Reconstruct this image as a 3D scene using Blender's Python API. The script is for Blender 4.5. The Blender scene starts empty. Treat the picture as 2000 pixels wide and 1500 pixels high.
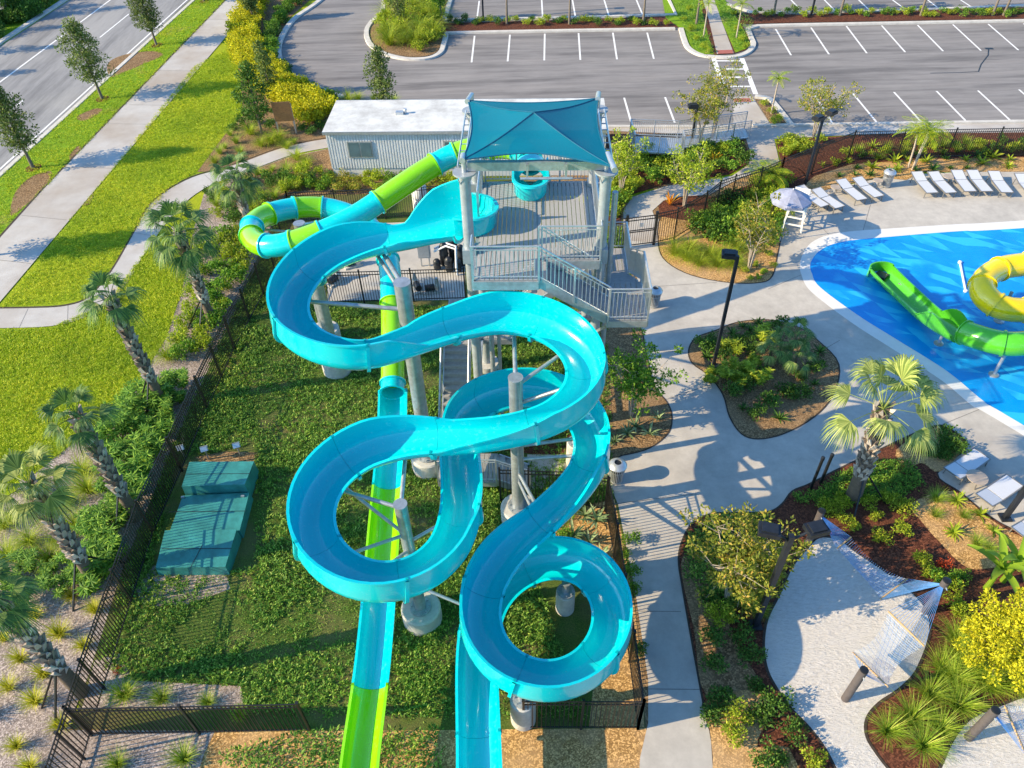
import bpy, bmesh, math, random
from mathutils import Vector, Matrix, Euler
from mathutils.geometry import tessellate_polygon
R = math.radians
random.seed(7)
S = bpy.context.scene
C = S.collection

# ------------------------------------------------------------------ camera, sky, sun
FPX, PITCH, ROLL, CAMH = 1478.6, R(43.87), R(-1.528), 22.0
_f = Vector((0, math.cos(PITCH), -math.sin(PITCH)))
_u = Vector((0, math.sin(PITCH), math.cos(PITCH)))
_r = Vector((1, 0, 0))
RT = _r*math.cos(ROLL) + _u*math.sin(ROLL)
UP = -_r*math.sin(ROLL) + _u*math.cos(ROLL)
cam = bpy.data.cameras.new('camera')
camo = bpy.data.objects.new('camera', cam); C.objects.link(camo)
cam.sensor_width = 36; cam.lens = 36*FPX/2000; cam.clip_end = 3000
m = Matrix.Identity(4)
for i in range(3):
    m[i][0], m[i][1], m[i][2] = RT[i], UP[i], -_f[i]
m[2][3] = CAMH
camo.matrix_world = m
S.camera = camo

SUN_EL, SUN_AZ = R(28.0), R(191.0)          # azimuth measured from +X, anticlockwise: sun stands left of the scene
sd = Vector((math.cos(SUN_EL)*math.cos(SUN_AZ), math.cos(SUN_EL)*math.sin(SUN_AZ), math.sin(SUN_EL)))
W = bpy.data.worlds.new('World'); S.world = W; W.use_nodes = True
nt = W.node_tree; bg = nt.nodes['Background']
sk = nt.nodes.new('ShaderNodeTexSky'); sk.sky_type = 'NISHITA'; sk.sun_disc = False
sk.sun_elevation = SUN_EL; sk.sun_rotation = R(90) - SUN_AZ
tn = nt.nodes.new('ShaderNodeMix'); tn.data_type = 'RGBA'; tn.blend_type = 'MULTIPLY'; tn.inputs[0].default_value = 1; tn.inputs[7].default_value = (.64, 1.02, 1.34, 1)   # clear deep blue morning sky
nt.links.new(sk.outputs[0], tn.inputs[6]); nt.links.new(tn.outputs[2], bg.inputs[0]); bg.inputs[1].default_value = 0.128
sl = bpy.data.lights.new('sun', 'SUN'); sl.energy = 4.7; sl.angle = R(0.35); sl.color = (1, .80, .50)
so = bpy.data.objects.new('sun', sl); C.objects.link(so)
so.rotation_euler = sd.to_track_quat('Z', 'Y').to_euler(); so.location = (-60, -10, 60)
S.view_settings.view_transform = 'Standard'; S.view_settings.look = 'None'
S.view_settings.exposure = 0.86; S.view_settings.gamma = 1
S.cycles.max_bounces = 8

# ------------------------------------------------------------------ helpers
def P(x, y, z=0.0):
    """point of the place seen at photograph position (x, y) at height z above the ground"""
    d = RT*((x-1000)/FPX) - UP*((y-750)/FPX) + _f
    t = (z-CAMH)/d.z
    return Vector((d.x*t, d.y*t, z))

def PV(base, y, x=None):
    """height at which the vertical through ground point base reaches photograph row y"""
    lo, hi = 0.0, 21.0
    for _ in range(40):
        mid = (lo+hi)/2
        v = Vector((base.x, base.y, mid-CAMH))
        yy = 750 - FPX*v.dot(UP)/v.dot(_f)
        if yy > y: lo = mid
        else: hi = mid
    return lo

def tag(o, label=None, cat=None, group=None, kind=None):
    if label: o['label'] = label
    if cat: o['category'] = cat
    if group: o['group'] = group
    if kind: o['kind'] = kind
    return o

def thing(name, label, cat, loc=(0, 0, 0), rz=0, group=None):
    o = bpy.data.objects.new(name, None); C.objects.link(o)
    o.location = loc; o.rotation_euler = (0, 0, rz); o.empty_display_size = .2
    return tag(o, label, cat, group)

def origin(o):
    v = Vector((0, 0, 0))
    while o is not None:
        v += o.location; o = o.parent
    return v

class MB:
    def __init__(s): s.v = []; s.f = []; s.mi = []; s.cur = 0
    def add(s, vs, fs):
        n = len(s.v); s.v += [tuple(v) for v in vs]
        s.f += [tuple(n+i for i in f) for f in fs]; s.mi += [s.cur]*len(fs); return s
    def box(s, c, d, rz=0, M=None):
        hx, hy, hz = d[0]/2, d[1]/2, d[2]/2
        vs = [Vector((x, y, z)) for z in (-hz, hz) for x, y in ((-hx, -hy), (hx, -hy), (hx, hy), (-hx, hy))]
        if M is None: M = Matrix.Rotation(rz, 3, 'Z')
        vs = [M @ v + Vector(c) for v in vs]
        return s.add(vs, [(3, 2, 1, 0), (4, 5, 6, 7), (0, 1, 5, 4), (1, 2, 6, 5), (2, 3, 7, 6), (3, 0, 4, 7)])
    def bar(s, a, b, w, h=None, up=Vector((0, 0, 1))):
        a, b = Vector(a), Vector(b); t = (b-a).normalized()
        if abs(t.dot(up)) > .98: up = Vector((0, 1, 0))
        sd_ = t.cross(up).normalized(); u = sd_.cross(t); h = h or w
        vs = [p + sd_*x*w/2 + u*y*h/2 for p in (a, b) for x, y in ((-1, -1), (1, -1), (1, 1), (-1, 1))]
        return s.add(vs, [(3, 2, 1, 0), (4, 5, 6, 7), (0, 1, 5, 4), (1, 2, 6, 5), (2, 3, 7, 6), (3, 0, 4, 7)])
    def tube(s, pts, rad, n=8, cap=True):
        pts = [Vector(p) for p in pts]; N = len(pts)
        rad = rad if isinstance(rad, (list, tuple)) else [rad]*N
        vs = []; ref = None
        for i, p in enumerate(pts):
            t = (pts[min(i+1, N-1)] - pts[max(i-1, 0)])
            t = t.normalized() if t.length > 1e-9 else Vector((0, 0, 1))
            if ref is None: ref = Vector((1, 0, 0)) if abs(t.x) < .8 else Vector((0, 1, 0))
            a = t.cross(ref).normalized(); b = t.cross(a); ref = a.cross(t)
            vs += [p + (a*math.cos(k*2*math.pi/n) + b*math.sin(k*2*math.pi/n))*rad[i] for k in range(n)]
        fs = [(i*n+k, i*n+(k+1) % n, (i+1)*n+(k+1) % n, (i+1)*n+k) for i in range(N-1) for k in range(n)]
        if cap: fs += [tuple(range(n-1, -1, -1)), tuple((N-1)*n+k for k in range(n))]
        return s.add(vs, fs)
    def lathe(s, c, prof, n=20, cap=True):
        c = Vector(c); vs = []
        for r_, z in prof: vs += [c + Vector((r_*math.cos(k*2*math.pi/n), r_*math.sin(k*2*math.pi/n), z)) for k in range(n)]
        N = len(prof)
        fs = [(i*n+k, i*n+(k+1) % n, (i+1)*n+(k+1) % n, (i+1)*n+k) for i in range(N-1) for k in range(n)]
        if cap: fs += [tuple(range(n-1, -1, -1)), tuple((N-1)*n+k for k in range(n))]
        return s.add(vs, fs)
    def prism(s, poly, z0, z1):
        n = len(poly)
        vs = [Vector((p[0], p[1], z0)) for p in poly] + [Vector((p[0], p[1], z1)) for p in poly]
        tris = tessellate_polygon([[Vector((p[0], p[1], 0)) for p in poly]])
        fs = [(i, (i+1) % n, n+(i+1) % n, n+i) for i in range(n)]
        fs += [tuple(n+i for i in t) for t in tris] + [tuple(reversed(t)) for t in tris]
        return s.add(vs, fs)
    def sheet(s, poly, z):
        tris = tessellate_polygon([[Vector((p[0], p[1], 0)) for p in poly]])
        vs = [Vector((p[0], p[1], z)) for p in poly]; fs = []
        for t in tris:
            a, b, c = [vs[i] for i in t]
            fs.append(t if (b-a).cross(c-a).z > 0 else tuple(reversed(t)))
        return s.add(vs, fs)
    def mesh(s, name, mats, off=Vector((0, 0, 0)), smooth=None):
        me = bpy.data.meshes.new(name)
        me.from_pydata([(v[0]-off.x, v[1]-off.y, v[2]-off.z) for v in s.v], [], s.f)
        if not isinstance(mats, (list, tuple)): mats = [mats]
        for m_ in mats: me.materials.append(m_)
        if len(mats) > 1: me.polygons.foreach_set('material_index', s.mi)
        me.update()
        if smooth is not None:
            me.polygons.foreach_set('use_smooth', [True]*len(me.polygons))
            me.set_sharp_from_angle(angle=R(smooth))
        return me
    def build(s, name, mats, parent=None, local=False, smooth=None, base=None):
        off = Vector((0, 0, 0)) if local else (origin(parent) if parent else Vector(base or (0, 0, 0)))
        o = bpy.data.objects.new(name, s.mesh(name, mats, off, smooth)); C.objects.link(o)
        if parent: o.parent = parent
        elif base and not local: o.location = base
        return o

def copy_tree(o, parent=None):
    kids = list(o.children)
    c = o.copy(); C.objects.link(c); c.parent = parent
    for k in kids: copy_tree(k, c)
    return c

def catmull(pts, step=None, n=8, closed=False):
    """returns points and, for every control point, the index of its sample"""
    N = len(pts); out = []; idx = []
    rng = range(N if closed else N-1)
    g = (lambda i: pts[i % N]) if closed else (lambda i: pts[min(max(i, 0), N-1)])
    for i in rng:
        p0, p1, p2, p3 = g(i-1), g(i), g(i+1), g(i+2); idx.append(len(out))
        for k in range(n):
            t = k/n
            out.append(.5*((2*p1) + (p2-p0)*t + (2*p0-5*p1+4*p2-p3)*t*t + (3*p1-p0-3*p2+p3)*t**3))
    if not closed: idx.append(len(out)); out.append(pts[-1].copy())
    return out, idx

def px(poly, z=0.0): return [P(a, b, z) for a, b in poly]
def pxs(poly, n=6, closed=True):
    return [P(v.x, v.y) for v in catmull([Vector((a, b)) for a, b in poly], n=n, closed=closed)[0]]
def inside(p, poly):
    c = False; n = len(poly)
    for i in range(n):
        a, b = poly[i], poly[(i+1) % n]
        if (a[1] > p[1]) != (b[1] > p[1]) and p[0] < (b[0]-a[0])*(p[1]-a[1])/(b[1]-a[1]) + a[0]: c = not c
    return c
def scatter(poly, n, mind=0):
    x0, x1 = min(p[0] for p in poly), max(p[0] for p in poly); y0, y1 = min(p[1] for p in poly), max(p[1] for p in poly)
    out = []; tries = 0
    while len(out) < n and tries < n*40:
        tries += 1; p = (random.uniform(x0, x1), random.uniform(y0, y1))
        if inside(p, poly) and all((p[0]-q[0])**2+(p[1]-q[1])**2 > mind*mind for q in out): out.append(p)
    return out

# ------------------------------------------------------------------ materials
def newmat(name):
    m_ = bpy.data.materials.new(name); m_.use_nodes = True
    t = m_.node_tree; return m_, t, t.nodes['Principled BSDF'], t.links
def setp(b, **k):
    for a, v in k.items(): b.inputs[a.replace('_', ' ')].default_value = v
def rgba(c): return (c[0], c[1], c[2], 1)
def noise(t, scale, detail=4, rough=.6, stretch=None, co='Object'):
    tc = t.nodes.new('ShaderNodeTexCoord'); n = t.nodes.new('ShaderNodeTexNoise')
    n.inputs['Scale'].default_value = scale; n.inputs['Detail'].default_value = detail; n.inputs['Roughness'].default_value = rough
    if stretch:
        mp = t.nodes.new('ShaderNodeMapping'); mp.inputs['Scale'].default_value = stretch[:3]
        if len(stretch) > 3: mp.inputs['Rotation'].default_value = (0, 0, stretch[3])
        t.links.new(tc.outputs[co], mp.inputs[0]); t.links.new(mp.outputs[0], n.inputs['Vector'])
    else: t.links.new(tc.outputs[co], n.inputs['Vector'])
    return n.outputs[0]
def ramp(t, src, stops):
    r_ = t.nodes.new('ShaderNodeValToRGB'); e = r_.color_ramp.elements
    while len(e) < len(stops): e.new(.5)
    for k, (p, c) in enumerate(stops): e[k].position = p; e[k].color = rgba(c) if len(c) == 3 else c
    t.links.new(src, r_.inputs[0]); return r_.outputs[0]
def mix(t, fac, a, b, mode='MIX'):
    n = t.nodes.new('ShaderNodeMix'); n.data_type = 'RGBA'; n.blend_type = mode
    for s_, i in ((fac, 0), (a, 6), (b, 7)):
        if isinstance(s_, (int, float)): n.inputs[i].default_value = s_
        elif isinstance(s_, tuple): n.inputs[i].default_value = rgba(s_)
        else: t.links.new(s_, n.inputs[i])
    return n.outputs[2]
def math_(t, op, a, b=None, clamp=False):
    n = t.nodes.new('ShaderNodeMath'); n.operation = op; n.use_clamp = clamp
    for i, s_ in enumerate((a, b)):
        if s_ is None: continue
        if isinstance(s_, (int, float)): n.inputs[i].default_value = s_
        else: t.links.new(s_, n.inputs[i])
    return n.outputs[0]
def bump(t, b, src, strength=.4, dist=.02):
    n = t.nodes.new('ShaderNodeBump'); n.inputs['Strength'].default_value = strength; n.inputs['Distance'].default_value = dist
    t.links.new(src, n.inputs['Height']); t.links.new(n.outputs[0], b.inputs['Normal'])

def plain(name, col, rough=.5, metal=0, var=.12, scale=3, spec=.5, coat=0, bmp=0, stretch=None):
    m_, t, b, L = newmat(name)
    n = noise(t, scale, 5, .65, stretch)
    c = ramp(t, n, [(.3, tuple(x*(1-var) for x in col)), (.7, tuple(min(1, x*(1+var)) for x in col))])
    L.new(c, b.inputs['Base Color']); setp(b, Roughness=rough, Metallic=metal, Specular_IOR_Level=spec, Coat_Weight=coat)
    if bmp: bump(t, b, noise(t, scale*14, 3), bmp, .01)
    return m_
def ground(name, a, b_, c, fine, large, bmp=.5, dist=.03, rough=.95, patch=(.45, .62), vor=None, stretch=None, streak=None):
    """fine grain from a to b_, large patches of c"""
    m_, t, b, L = newmat(name)
    f = noise(t, fine, 6, .75, stretch); c1 = ramp(t, f, [(.32, a), (.68, b_)])
    if vor:
        v = t.nodes.new('ShaderNodeTexVoronoi'); v.inputs['Scale'].default_value = vor
        tc = t.nodes.new('ShaderNodeTexCoord'); L.new(tc.outputs['Object'], v.inputs['Vector'])
        sep = t.nodes.new('ShaderNodeSeparateColor'); L.new(v.outputs['Color'], sep.inputs[0])
        cv = ramp(t, sep.outputs[0], [(0, tuple(x*.35 for x in a)), (.45, a), (1, tuple(min(1, x*1.35) for x in b_))])
        c1 = mix(t, .65, c1, cv); f = sep.outputs[1]
    l = noise(t, large, 4, .6); fac = ramp(t, l, [(patch[0], (0, 0, 0)), (patch[1], (1, 1, 1))])
    cc = mix(t, fac, c1, mix(t, .5, c1, c))
    if streak: cc = mix(t, 1.0, cc, ramp(t, noise(t, 1.0, 5, .65, streak), [(.34, (.62, .62, .63)), (.52, (1, 1, 1)), (.75, (1.12, 1.1, 1.08))]), 'MULTIPLY')
    L.new(cc, b.inputs['Base Color'])
    setp(b, Roughness=rough, Specular_IOR_Level=.2); bump(t, b, f, bmp, dist)
    return m_
def leaf(name, stops, trans=.3, rough=.55, tint=.25, spec=.18, patch=None):
    m_, t, b, L = newmat(name)
    g = t.nodes.new('ShaderNodeNewGeometry'); c = ramp(t, g.outputs['Random Per Island'], [(p_, tuple(min(.85, x*1.38) for x in q_)) for p_, q_ in stops])
    oi = t.nodes.new('ShaderNodeObjectInfo')
    br = math_(t, 'ADD', math_(t, 'MULTIPLY', oi.outputs['Random'], tint), 1-tint/2)
    c = mix(t, 1.0, c, br, 'MULTIPLY')
    if patch: c = mix(t, 1.0, c, ramp(t, noise(t, patch, 4, .65), [(.3, (.62, .72, .8)), (.5, (1, 1, 1)), (.72, (1.28, 1.08, .9))]), 'MULTIPLY')
    L.new(c, b.inputs['Base Color']); setp(b, Roughness=rough, Specular_IOR_Level=spec)
    tr = t.nodes.new('ShaderNodeBsdfTranslucent'); L.new(mix(t, 1.0, c, (1.15, 1.2, .55), 'MULTIPLY'), tr.inputs[0])
    ms = t.nodes.new('ShaderNodeMixShader'); ms.inputs[0].default_value = trans
    L.new(b.outputs[0], ms.inputs[1]); L.new(tr.outputs[0], ms.inputs[2])
    L.new(ms.outputs[0], t.nodes['Material Output'].inputs[0])
    return m_

def fiberglass(name, col, var=.06):
    m_, t, b, L = newmat(name)
    n = noise(t, .5, 3, .5); n2 = noise(t, 7, 5, .7)
    c = ramp(t, n, [(.3, tuple(x*(1-var) for x in col)), (.7, tuple(x*(1+var) for x in col))])
    c = mix(t, ramp(t, n2, [(.56, (0, 0, 0)), (.8, (.10, .10, .10))]), c, (.75, .8, .8))
    L.new(c, b.inputs['Base Color'])
    L.new(ramp(t, n2, [(.3, (.10,)*3), (.8, (.32,)*3)]), b.inputs['Roughness'])
    setp(b, Specular_IOR_Level=.5, Coat_Weight=.5, Coat_Roughness=.05)
    bump(t, b, noise(t, 2.2, 3), .05, .02)
    return m_

TEAL = fiberglass('turquoise_fiberglass', (.0, .60, .66))
LIME = fiberglass('lime_fiberglass', (.24, .66, .004))
GREEN = fiberglass('green_fiberglass', (.08, .45, .02))
YELLOW = fiberglass('yellow_fiberglass', (.86, .62, .006))
GALV = plain('galvanised_steel', (.41, .44, .47), .36, .55, .22, 5)
ALU = plain('aluminium', (.52, .55, .58), .35, .6, .12, 6)
STEELB = plain('grey_painted_steel', (.36, .39, .42), .4, .25, .16, 4)
BLACK = plain('black_powder_coat', (.012, .013, .014), .4, 0, .2, 5)
DARK = plain('dark_plastic', (.014, .017, .024), .45, 0, .3, 7)
CONCP = plain('pedestal_concrete', (.48, .46, .43), .85, 0, .18, 5, bmp=.3)
WHITE = plain('white_paint', (.78, .78, .76), .5, 0, .06, 3)
WHITEP = plain('white_plastic', (.75, .76, .78), .35, 0, .05, 3)
DECK = plain('deck_boards', (.35, .345, .35), .7, 0, .14, 6, stretch=(12, 1, 1))
TREAD = plain('stair_tread', (.33, .32, .32), .7, .1, .15, 8)
WOOD = plain('light_wood', (.50, .33, .16), .6, 0, .2, 6, stretch=(1, 1, 8))
BOXG = plain('green_enclosure', (.04, .22, .21), .3, 0, .3, 2)
GLASS = plain('dark_window_glass', (.10, .16, .18), .08, 0, .2, 1.5)
SLING = plain('grey_sling', (.55, .57, .62), .7, 0, .06, 30)
FRAMEM = plain('lounger_frame', (.22, .21, .20), .45, .3, .1, 8)
POSTM = plain('brown_grey_post', (.10, .085, .085), .6, 0, .2, 4)
SIGNM = plain('weathered_sign_wood', (.30, .14, .05), .7, 0, .35, 6, stretch=(1, 1, 4))
CORD = plain('hammock_cord', (.40, .48, .62), .8, 0, .12, 9)
CORDB = plain('hammock_cord_blue', (.10, .28, .62), .8, 0, .2, 9)
BARK = plain('oak_bark', (.17, .14, .11), .9, 0, .3, 12, bmp=.6)
PALEBARK = plain('pale_bark', (.42, .35, .28), .8, 0, .25, 9, bmp=.4)
BOOT = leaf('palm_boots', [(0, (.14, .11, .09)), (.5, (.30, .25, .21)), (1, (.50, .44, .38))], 0, .9, .2, .1)
PTRUNK = plain('palm_trunk_bark', (.17, .125, .09), .95, 0, .35, 7, bmp=.7, stretch=(1, 1, 7))

L_OAK = leaf('oak_leaves', [(0, (.03, .055, .014)), (.55, (.10, .14, .035)), (1, (.20, .23, .07))], .22)
L_DARK = leaf('dark_leaves', [(0, (.02, .055, .01)), (.6, (.055, .125, .02)), (1, (.13, .22, .035))], .25)
L_GREEN = leaf('green_leaves', [(0, (.04, .10, .012)), (.55, (.10, .21, .025)), (1, (.24, .36, .04))], .32)
L_LIME = leaf('yellow_green_leaves', [(0, (.09, .14, .012)), (.5, (.22, .29, .02)), (1, (.42, .44, .05))], .35)
L_YELLOW = leaf('yellow_leaves', [(0, (.13, .15, .01)), (.45, (.34, .33, .012)), (1, (.62, .55, .03))], .3)
L_MYRTLE = leaf('myrtle_leaves', [(0, (.07, .10, .015)), (.45, (.18, .21, .03)), (.8, (.34, .32, .05)), (1, (.42, .26, .07))], .35)
L_GRASS = leaf('tuft_blades', [(0, (.08, .14, .012)), (.5, (.19, .28, .02)), (1, (.40, .44, .08))], .3)
L_YGRASS = leaf('yellow_tuft_blades', [(0, (.16, .18, .012)), (.5, (.36, .36, .02)), (1, (.55, .50, .10))], .3)
L_PALM = leaf('sabal_fronds', [(0, (.035, .075, .03)), (.5, (.08, .15, .04)), (.9, (.17, .25, .07)), (1, (.30, .29, .11))], .25, .5)
L_PALMY = leaf('bright_sabal_fronds', [(0, (.07, .11, .03)), (.5, (.19, .24, .06)), (1, (.36, .38, .12))], .25, .5)
L_ARECA = leaf('areca_fronds', [(0, (.08, .15, .012)), (.5, (.20, .30, .02)), (1, (.45, .46, .03))], .35)
L_BANANA = leaf('banana_leaves', [(0, (.12, .24, .02)), (1, (.24, .34, .03))], .35, .5)
L_SILVER = leaf('grey_green_straps', [(0, (.06, .10, .05)), (.5, (.14, .20, .09)), (1, (.30, .36, .20))], .2)
L_ORANGE = leaf('orange_leaves', [(0, (.30, .09, .01)), (.5, (.62, .25, .02)), (1, (.75, .42, .04))], .3)
L_WEED = leaf('weed_leaves', [(0, (.03, .085, .012)), (.5, (.095, .20, .028)), (.85, (.20, .33, .05)), (1, (.34, .42, .10))], .3, patch=.35)

G_LAWN = ground('lawn_grass', (.11, .20, .005), (.35, .44, .012), (.48, .45, .02), 9, .16, .8, .05, stretch=(1, 1.6, 1))
G_VERGE = ground('verge_grass', (.085, .19, .006), (.26, .41, .014), (.34, .26, .10), 9, .28, .8, .05, patch=(.58, .66))
G_YARD = ground('yard_soil', (.025, .055, .010), (.14, .19, .035), (.20, .13, .08), 22, .35, .7, .05)
G_PALE = ground('pale_chip_mulch', (.24, .19, .17), (.55, .46, .42), (.22, .17, .14), 42, .5, .9, .04, vor=26)
G_GOLD = ground('golden_mulch', (.30, .16, .05), (.72, .45, .19), (.55, .36, .20), 40, .6, .9, .04, vor=26)
G_RED = ground('red_brown_mulch', (.06, .02, .013), (.21, .075, .04), (.12, .05, .03), 36, .6, .9, .05, vor=22)
G_BROWN = ground('brown_mulch', (.13, .075, .035), (.42, .27, .14), (.30, .20, .11), 40, .6, .9, .05, vor=24)
G_SAND = ground('sand', (.56, .52, .48), (.74, .70, .66), (.64, .60, .55), 4.5, .5, .9, .09, stretch=(1.2, 2.6, 1, .5))
G_ASPH = ground('asphalt', (.185, .172, .168), (.275, .258, .252), (.33, .31, .295), 1.1, .12, .15, .01, .85, patch=(.5, .75), stretch=(.25, 2.2, 1), streak=(.07, .8, 1))
G_ROAD = ground('road_asphalt', (.235, .23, .232), (.305, .30, .302), (.36, .35, .34), 2.0, .15, .15, .01, .85, stretch=(2.2, .3, 1, .55), streak=(.6, .05, 1, .65))
G_CONC = ground('concrete_paving', (.41, .38, .345), (.54, .505, .455), (.29, .27, .25), 1.6, .3, .12, .01, .8, patch=(.44, .70))
G_WALK = ground('sidewalk_concrete', (.43, .41, .395), (.52, .50, .48), (.27, .19, .12), 1.2, .13, .12, .01, .85, patch=(.42, .62))
G_KERB = plain('kerb_concrete', (.54, .51, .47), .85, 0, .15, 2, bmp=.2)
G_COPE = plain('pool_coping', (.68, .67, .65), .7, 0, .05, 2)
G_LINE = plain('white_road_paint', (.75, .74, .73), .7, 0, .1, 5)
G_BRICK = plain('tactile_plate', (.36, .11, .085), .85, 0, .15, 20)
G_JOINT = plain('joint_dark', (.20, .19, .18), .9, 0, .2, 8)
G_EDGE = plain('bed_edging', (.05, .035, .025), .9, 0, .4, 6)
def pool_mat():
    m_, t, b, L = newmat('pool_surface')
    tc = t.nodes.new('ShaderNodeTexCoord'); mp = t.nodes.new('ShaderNodeMapping')
    mp.inputs['Scale'].default_value = (.95, 1.35, 1); mp.inputs['Rotation'].default_value = (0, 0, R(12))
    L.new(tc.outputs['Object'], mp.inputs[0])
    wob = t.nodes.new('ShaderNodeTexNoise'); wob.inputs['Scale'].default_value = 2.5; L.new(tc.outputs['Object'], wob.inputs['Vector'])
    va = t.nodes.new('ShaderNodeVectorMath'); va.operation = 'MULTIPLY_ADD'; va.inputs[1].default_value = (.07, .07, 0)
    L.new(wob.outputs['Color'], va.inputs[0]); L.new(mp.outputs[0], va.inputs[2])
    sp = t.nodes.new('ShaderNodeSeparateXYZ'); L.new(va.outputs[0], sp.inputs[0])
    v = sp.outputs[1]; u = math_(t, 'ADD', sp.outputs[0], math_(t, 'MULTIPLY', v, .5))
    tri = math_(t, 'GREATER_THAN', math_(t, 'ADD', math_(t, 'FRACT', u), math_(t, 'FRACT', v)), 1.0)
    cb = t.nodes.new('ShaderNodeCombineXYZ'); L.new(math_(t, 'FLOOR', u), cb.inputs[0]); L.new(math_(t, 'FLOOR', v), cb.inputs[1]); L.new(tri, cb.inputs[2])
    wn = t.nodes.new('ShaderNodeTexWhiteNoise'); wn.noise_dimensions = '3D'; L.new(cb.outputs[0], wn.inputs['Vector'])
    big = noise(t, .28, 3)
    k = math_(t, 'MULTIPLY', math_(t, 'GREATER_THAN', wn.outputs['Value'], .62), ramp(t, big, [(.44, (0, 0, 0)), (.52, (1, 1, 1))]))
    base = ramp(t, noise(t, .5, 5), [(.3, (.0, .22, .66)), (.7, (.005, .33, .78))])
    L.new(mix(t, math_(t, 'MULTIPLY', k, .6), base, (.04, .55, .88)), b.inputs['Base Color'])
    setp(b, Roughness=.1, Specular_IOR_Level=.45); bump(t, b, noise(t, 4.5, 5, .7), .4, .05)
    return m_
G_POOL = pool_mat()
def siding_mat():
    m_, t, b, L = newmat('ribbed_siding'); L.new(ramp(t, noise(t, 2, 4), [(.3, (.58, .59, .60)), (.7, (.68, .69, .70))]), b.inputs['Base Color'])
    setp(b, Roughness=.45); return m_
SIDING = siding_mat()
def roof_mat():
    m_, t, b, L = newmat('white_membrane_roof')
    c = ramp(t, noise(t, .7, 6, .7), [(.36, (.46, .45, .43)), (.6, (.68, .68, .66))])
    L.new(c, b.inputs['Base Color']); setp(b, Roughness=.7); return m_
ROOF = roof_mat()
def sail_mat():
    m_, t, b, L = newmat('blue_shade_cloth')
    c = ramp(t, noise(t, 40, 2), [(.3, (.0, .17, .27)), (.7, (.0, .215, .33))])
    L.new(c, b.inputs['Base Color']); setp(b, Roughness=.75, Specular_IOR_Level=.2)
    tr = t.nodes.new('ShaderNodeBsdfTranslucent'); tr.inputs[0].default_value = (.0, .22, .34, 1)
    ms = t.nodes.new('ShaderNodeMixShader'); ms.inputs[0].default_value = .3
    L.new(b.outputs[0], ms.inputs[1]); L.new(tr.outputs[0], ms.inputs[2])
    tp = t.nodes.new('ShaderNodeBsdfTransparent'); m2 = t.nodes.new('ShaderNodeMixShader'); m2.inputs[0].default_value = .015
    L.new(ms.outputs[0], m2.inputs[1]); L.new(tp.outputs[0], m2.inputs[2]); L.new(m2.outputs[0], t.nodes['Material Output'].inputs[0])
    return m_
SAIL = sail_mat()
UMB = plain('umbrella_cloth', (.27, .29, .40), .8, 0, .35, 2.2)
# ------------------------------------------------------------------ the setting
def struct(name, mb, mat_, smooth=None):
    return tag(mb.build(name, mat_, smooth=smooth), kind='structure')
def area(name, poly, z, mat_):
    return struct(name, MB().sheet(poly, z), mat_)
def strip(mb, a, b, w, z):
    a, b = Vector((a.x, a.y, 0)), Vector((b.x, b.y, 0)); d = (b-a).normalized(); n = Vector((-d.y, d.x, 0))*w/2
    mb.sheet([a-n, b-n, b+n, a+n], z)
def ribbon(mb, pts, w, z, h=None):
    """flat strip, or a solid kerb of height h, along a polyline"""
    N = len(pts); L_, R_ = [], []
    for i, p in enumerate(pts):
        d = pts[min(i+1, N-1)] - pts[max(i-1, 0)]; d.z = 0; d.normalize(); n = Vector((-d.y, d.x, 0))*w/2
        L_.append(Vector((p.x, p.y, 0))+n); R_.append(Vector((p.x, p.y, 0))-n)
    if h is None:
        vs = [Vector((v.x, v.y, z)) for v in R_+L_]
        mb.add(vs, [(i, i+1, N+i+1, N+i) for i in range(N-1)])
    else:
        vs = []
        for l, r_ in zip(L_, R_):
            e = (l-r_)*.06
            vs += [Vector((r_.x, r_.y, z)), Vector((r_.x+e.x, r_.y+e.y, z+h)), Vector((l.x-e.x, l.y-e.y, z+h)), Vector((l.x, l.y, z))]
        fs = []
        for i in range(N-1):
            a, b = i*4, (i+1)*4
            fs += [(a, a+1, b+1, b)[::-1], (a+1, a+2, b+2, b+1)[::-1], (a+2, a+3, b+3, b+2)[::-1]]
        fs += [(0, 1, 2, 3), ((N-1)*4+3, (N-1)*4+2, (N-1)*4+1, (N-1)*4)]
        mb.add(vs, fs)

area('lawn', [(-500, -60), (500, -60), (500, 900), (-500, 900)], -.02, G_LAWN)

# road beside the verge
road = px([(-700, 840), (-300, 344), (0, 90), (135, 0), (330, -130), (480, -230), (660, -232), (520, -120), (372, 0), (0, 337), (-420, 700)])
area('road', road, -.012, G_ROAD)
mb = MB()
for a, b in (((-300, 385), (0, 160)), ((0, 160), (215, 0)), ((215, 0), (420, -150))): strip(mb, P(*a), P(*b), .16, -.004)
for a, b in (((-300, 590), (0, 330)), ((0, 330), (365, 0)), ((365, 0), (520, -140))): strip(mb, P(*a), P(*b), .15, -.004)
for a, b in (((-45, 272), (-8, 240)), ((30, 208), (46, 195)), ((195, 73), (252, 27)), ((300, -12), (340, -45))): strip(mb, P(*a), P(*b), .14, -.004)
struct('road_marking', mb, G_LINE)
mb = MB()
ribbon(mb, [P(*q) for q in ((-420, 712), (0, 342), (378, 0), (530, -138))], .34, -.012, .05)
ribbon(mb, [P(*q) for q in ((-300, 336), (0, 84), (70, 38), (128, 0), (320, -130))], .5, -.012, .14)
struct('kerb', mb, G_KERB)
area('verge', px([(-420, 712), (0, 345), (382, 0), (530, -132), (590, -132), (442, 0), (80, 376), (0, 465), (-420, 925)]), -.006, G_VERGE)
area('lawn', px([(-330, 335), (0, 82), (124, 0), (320, -132), (-100, -132), (-600, 60)]), -.006, G_VERGE)
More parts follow.
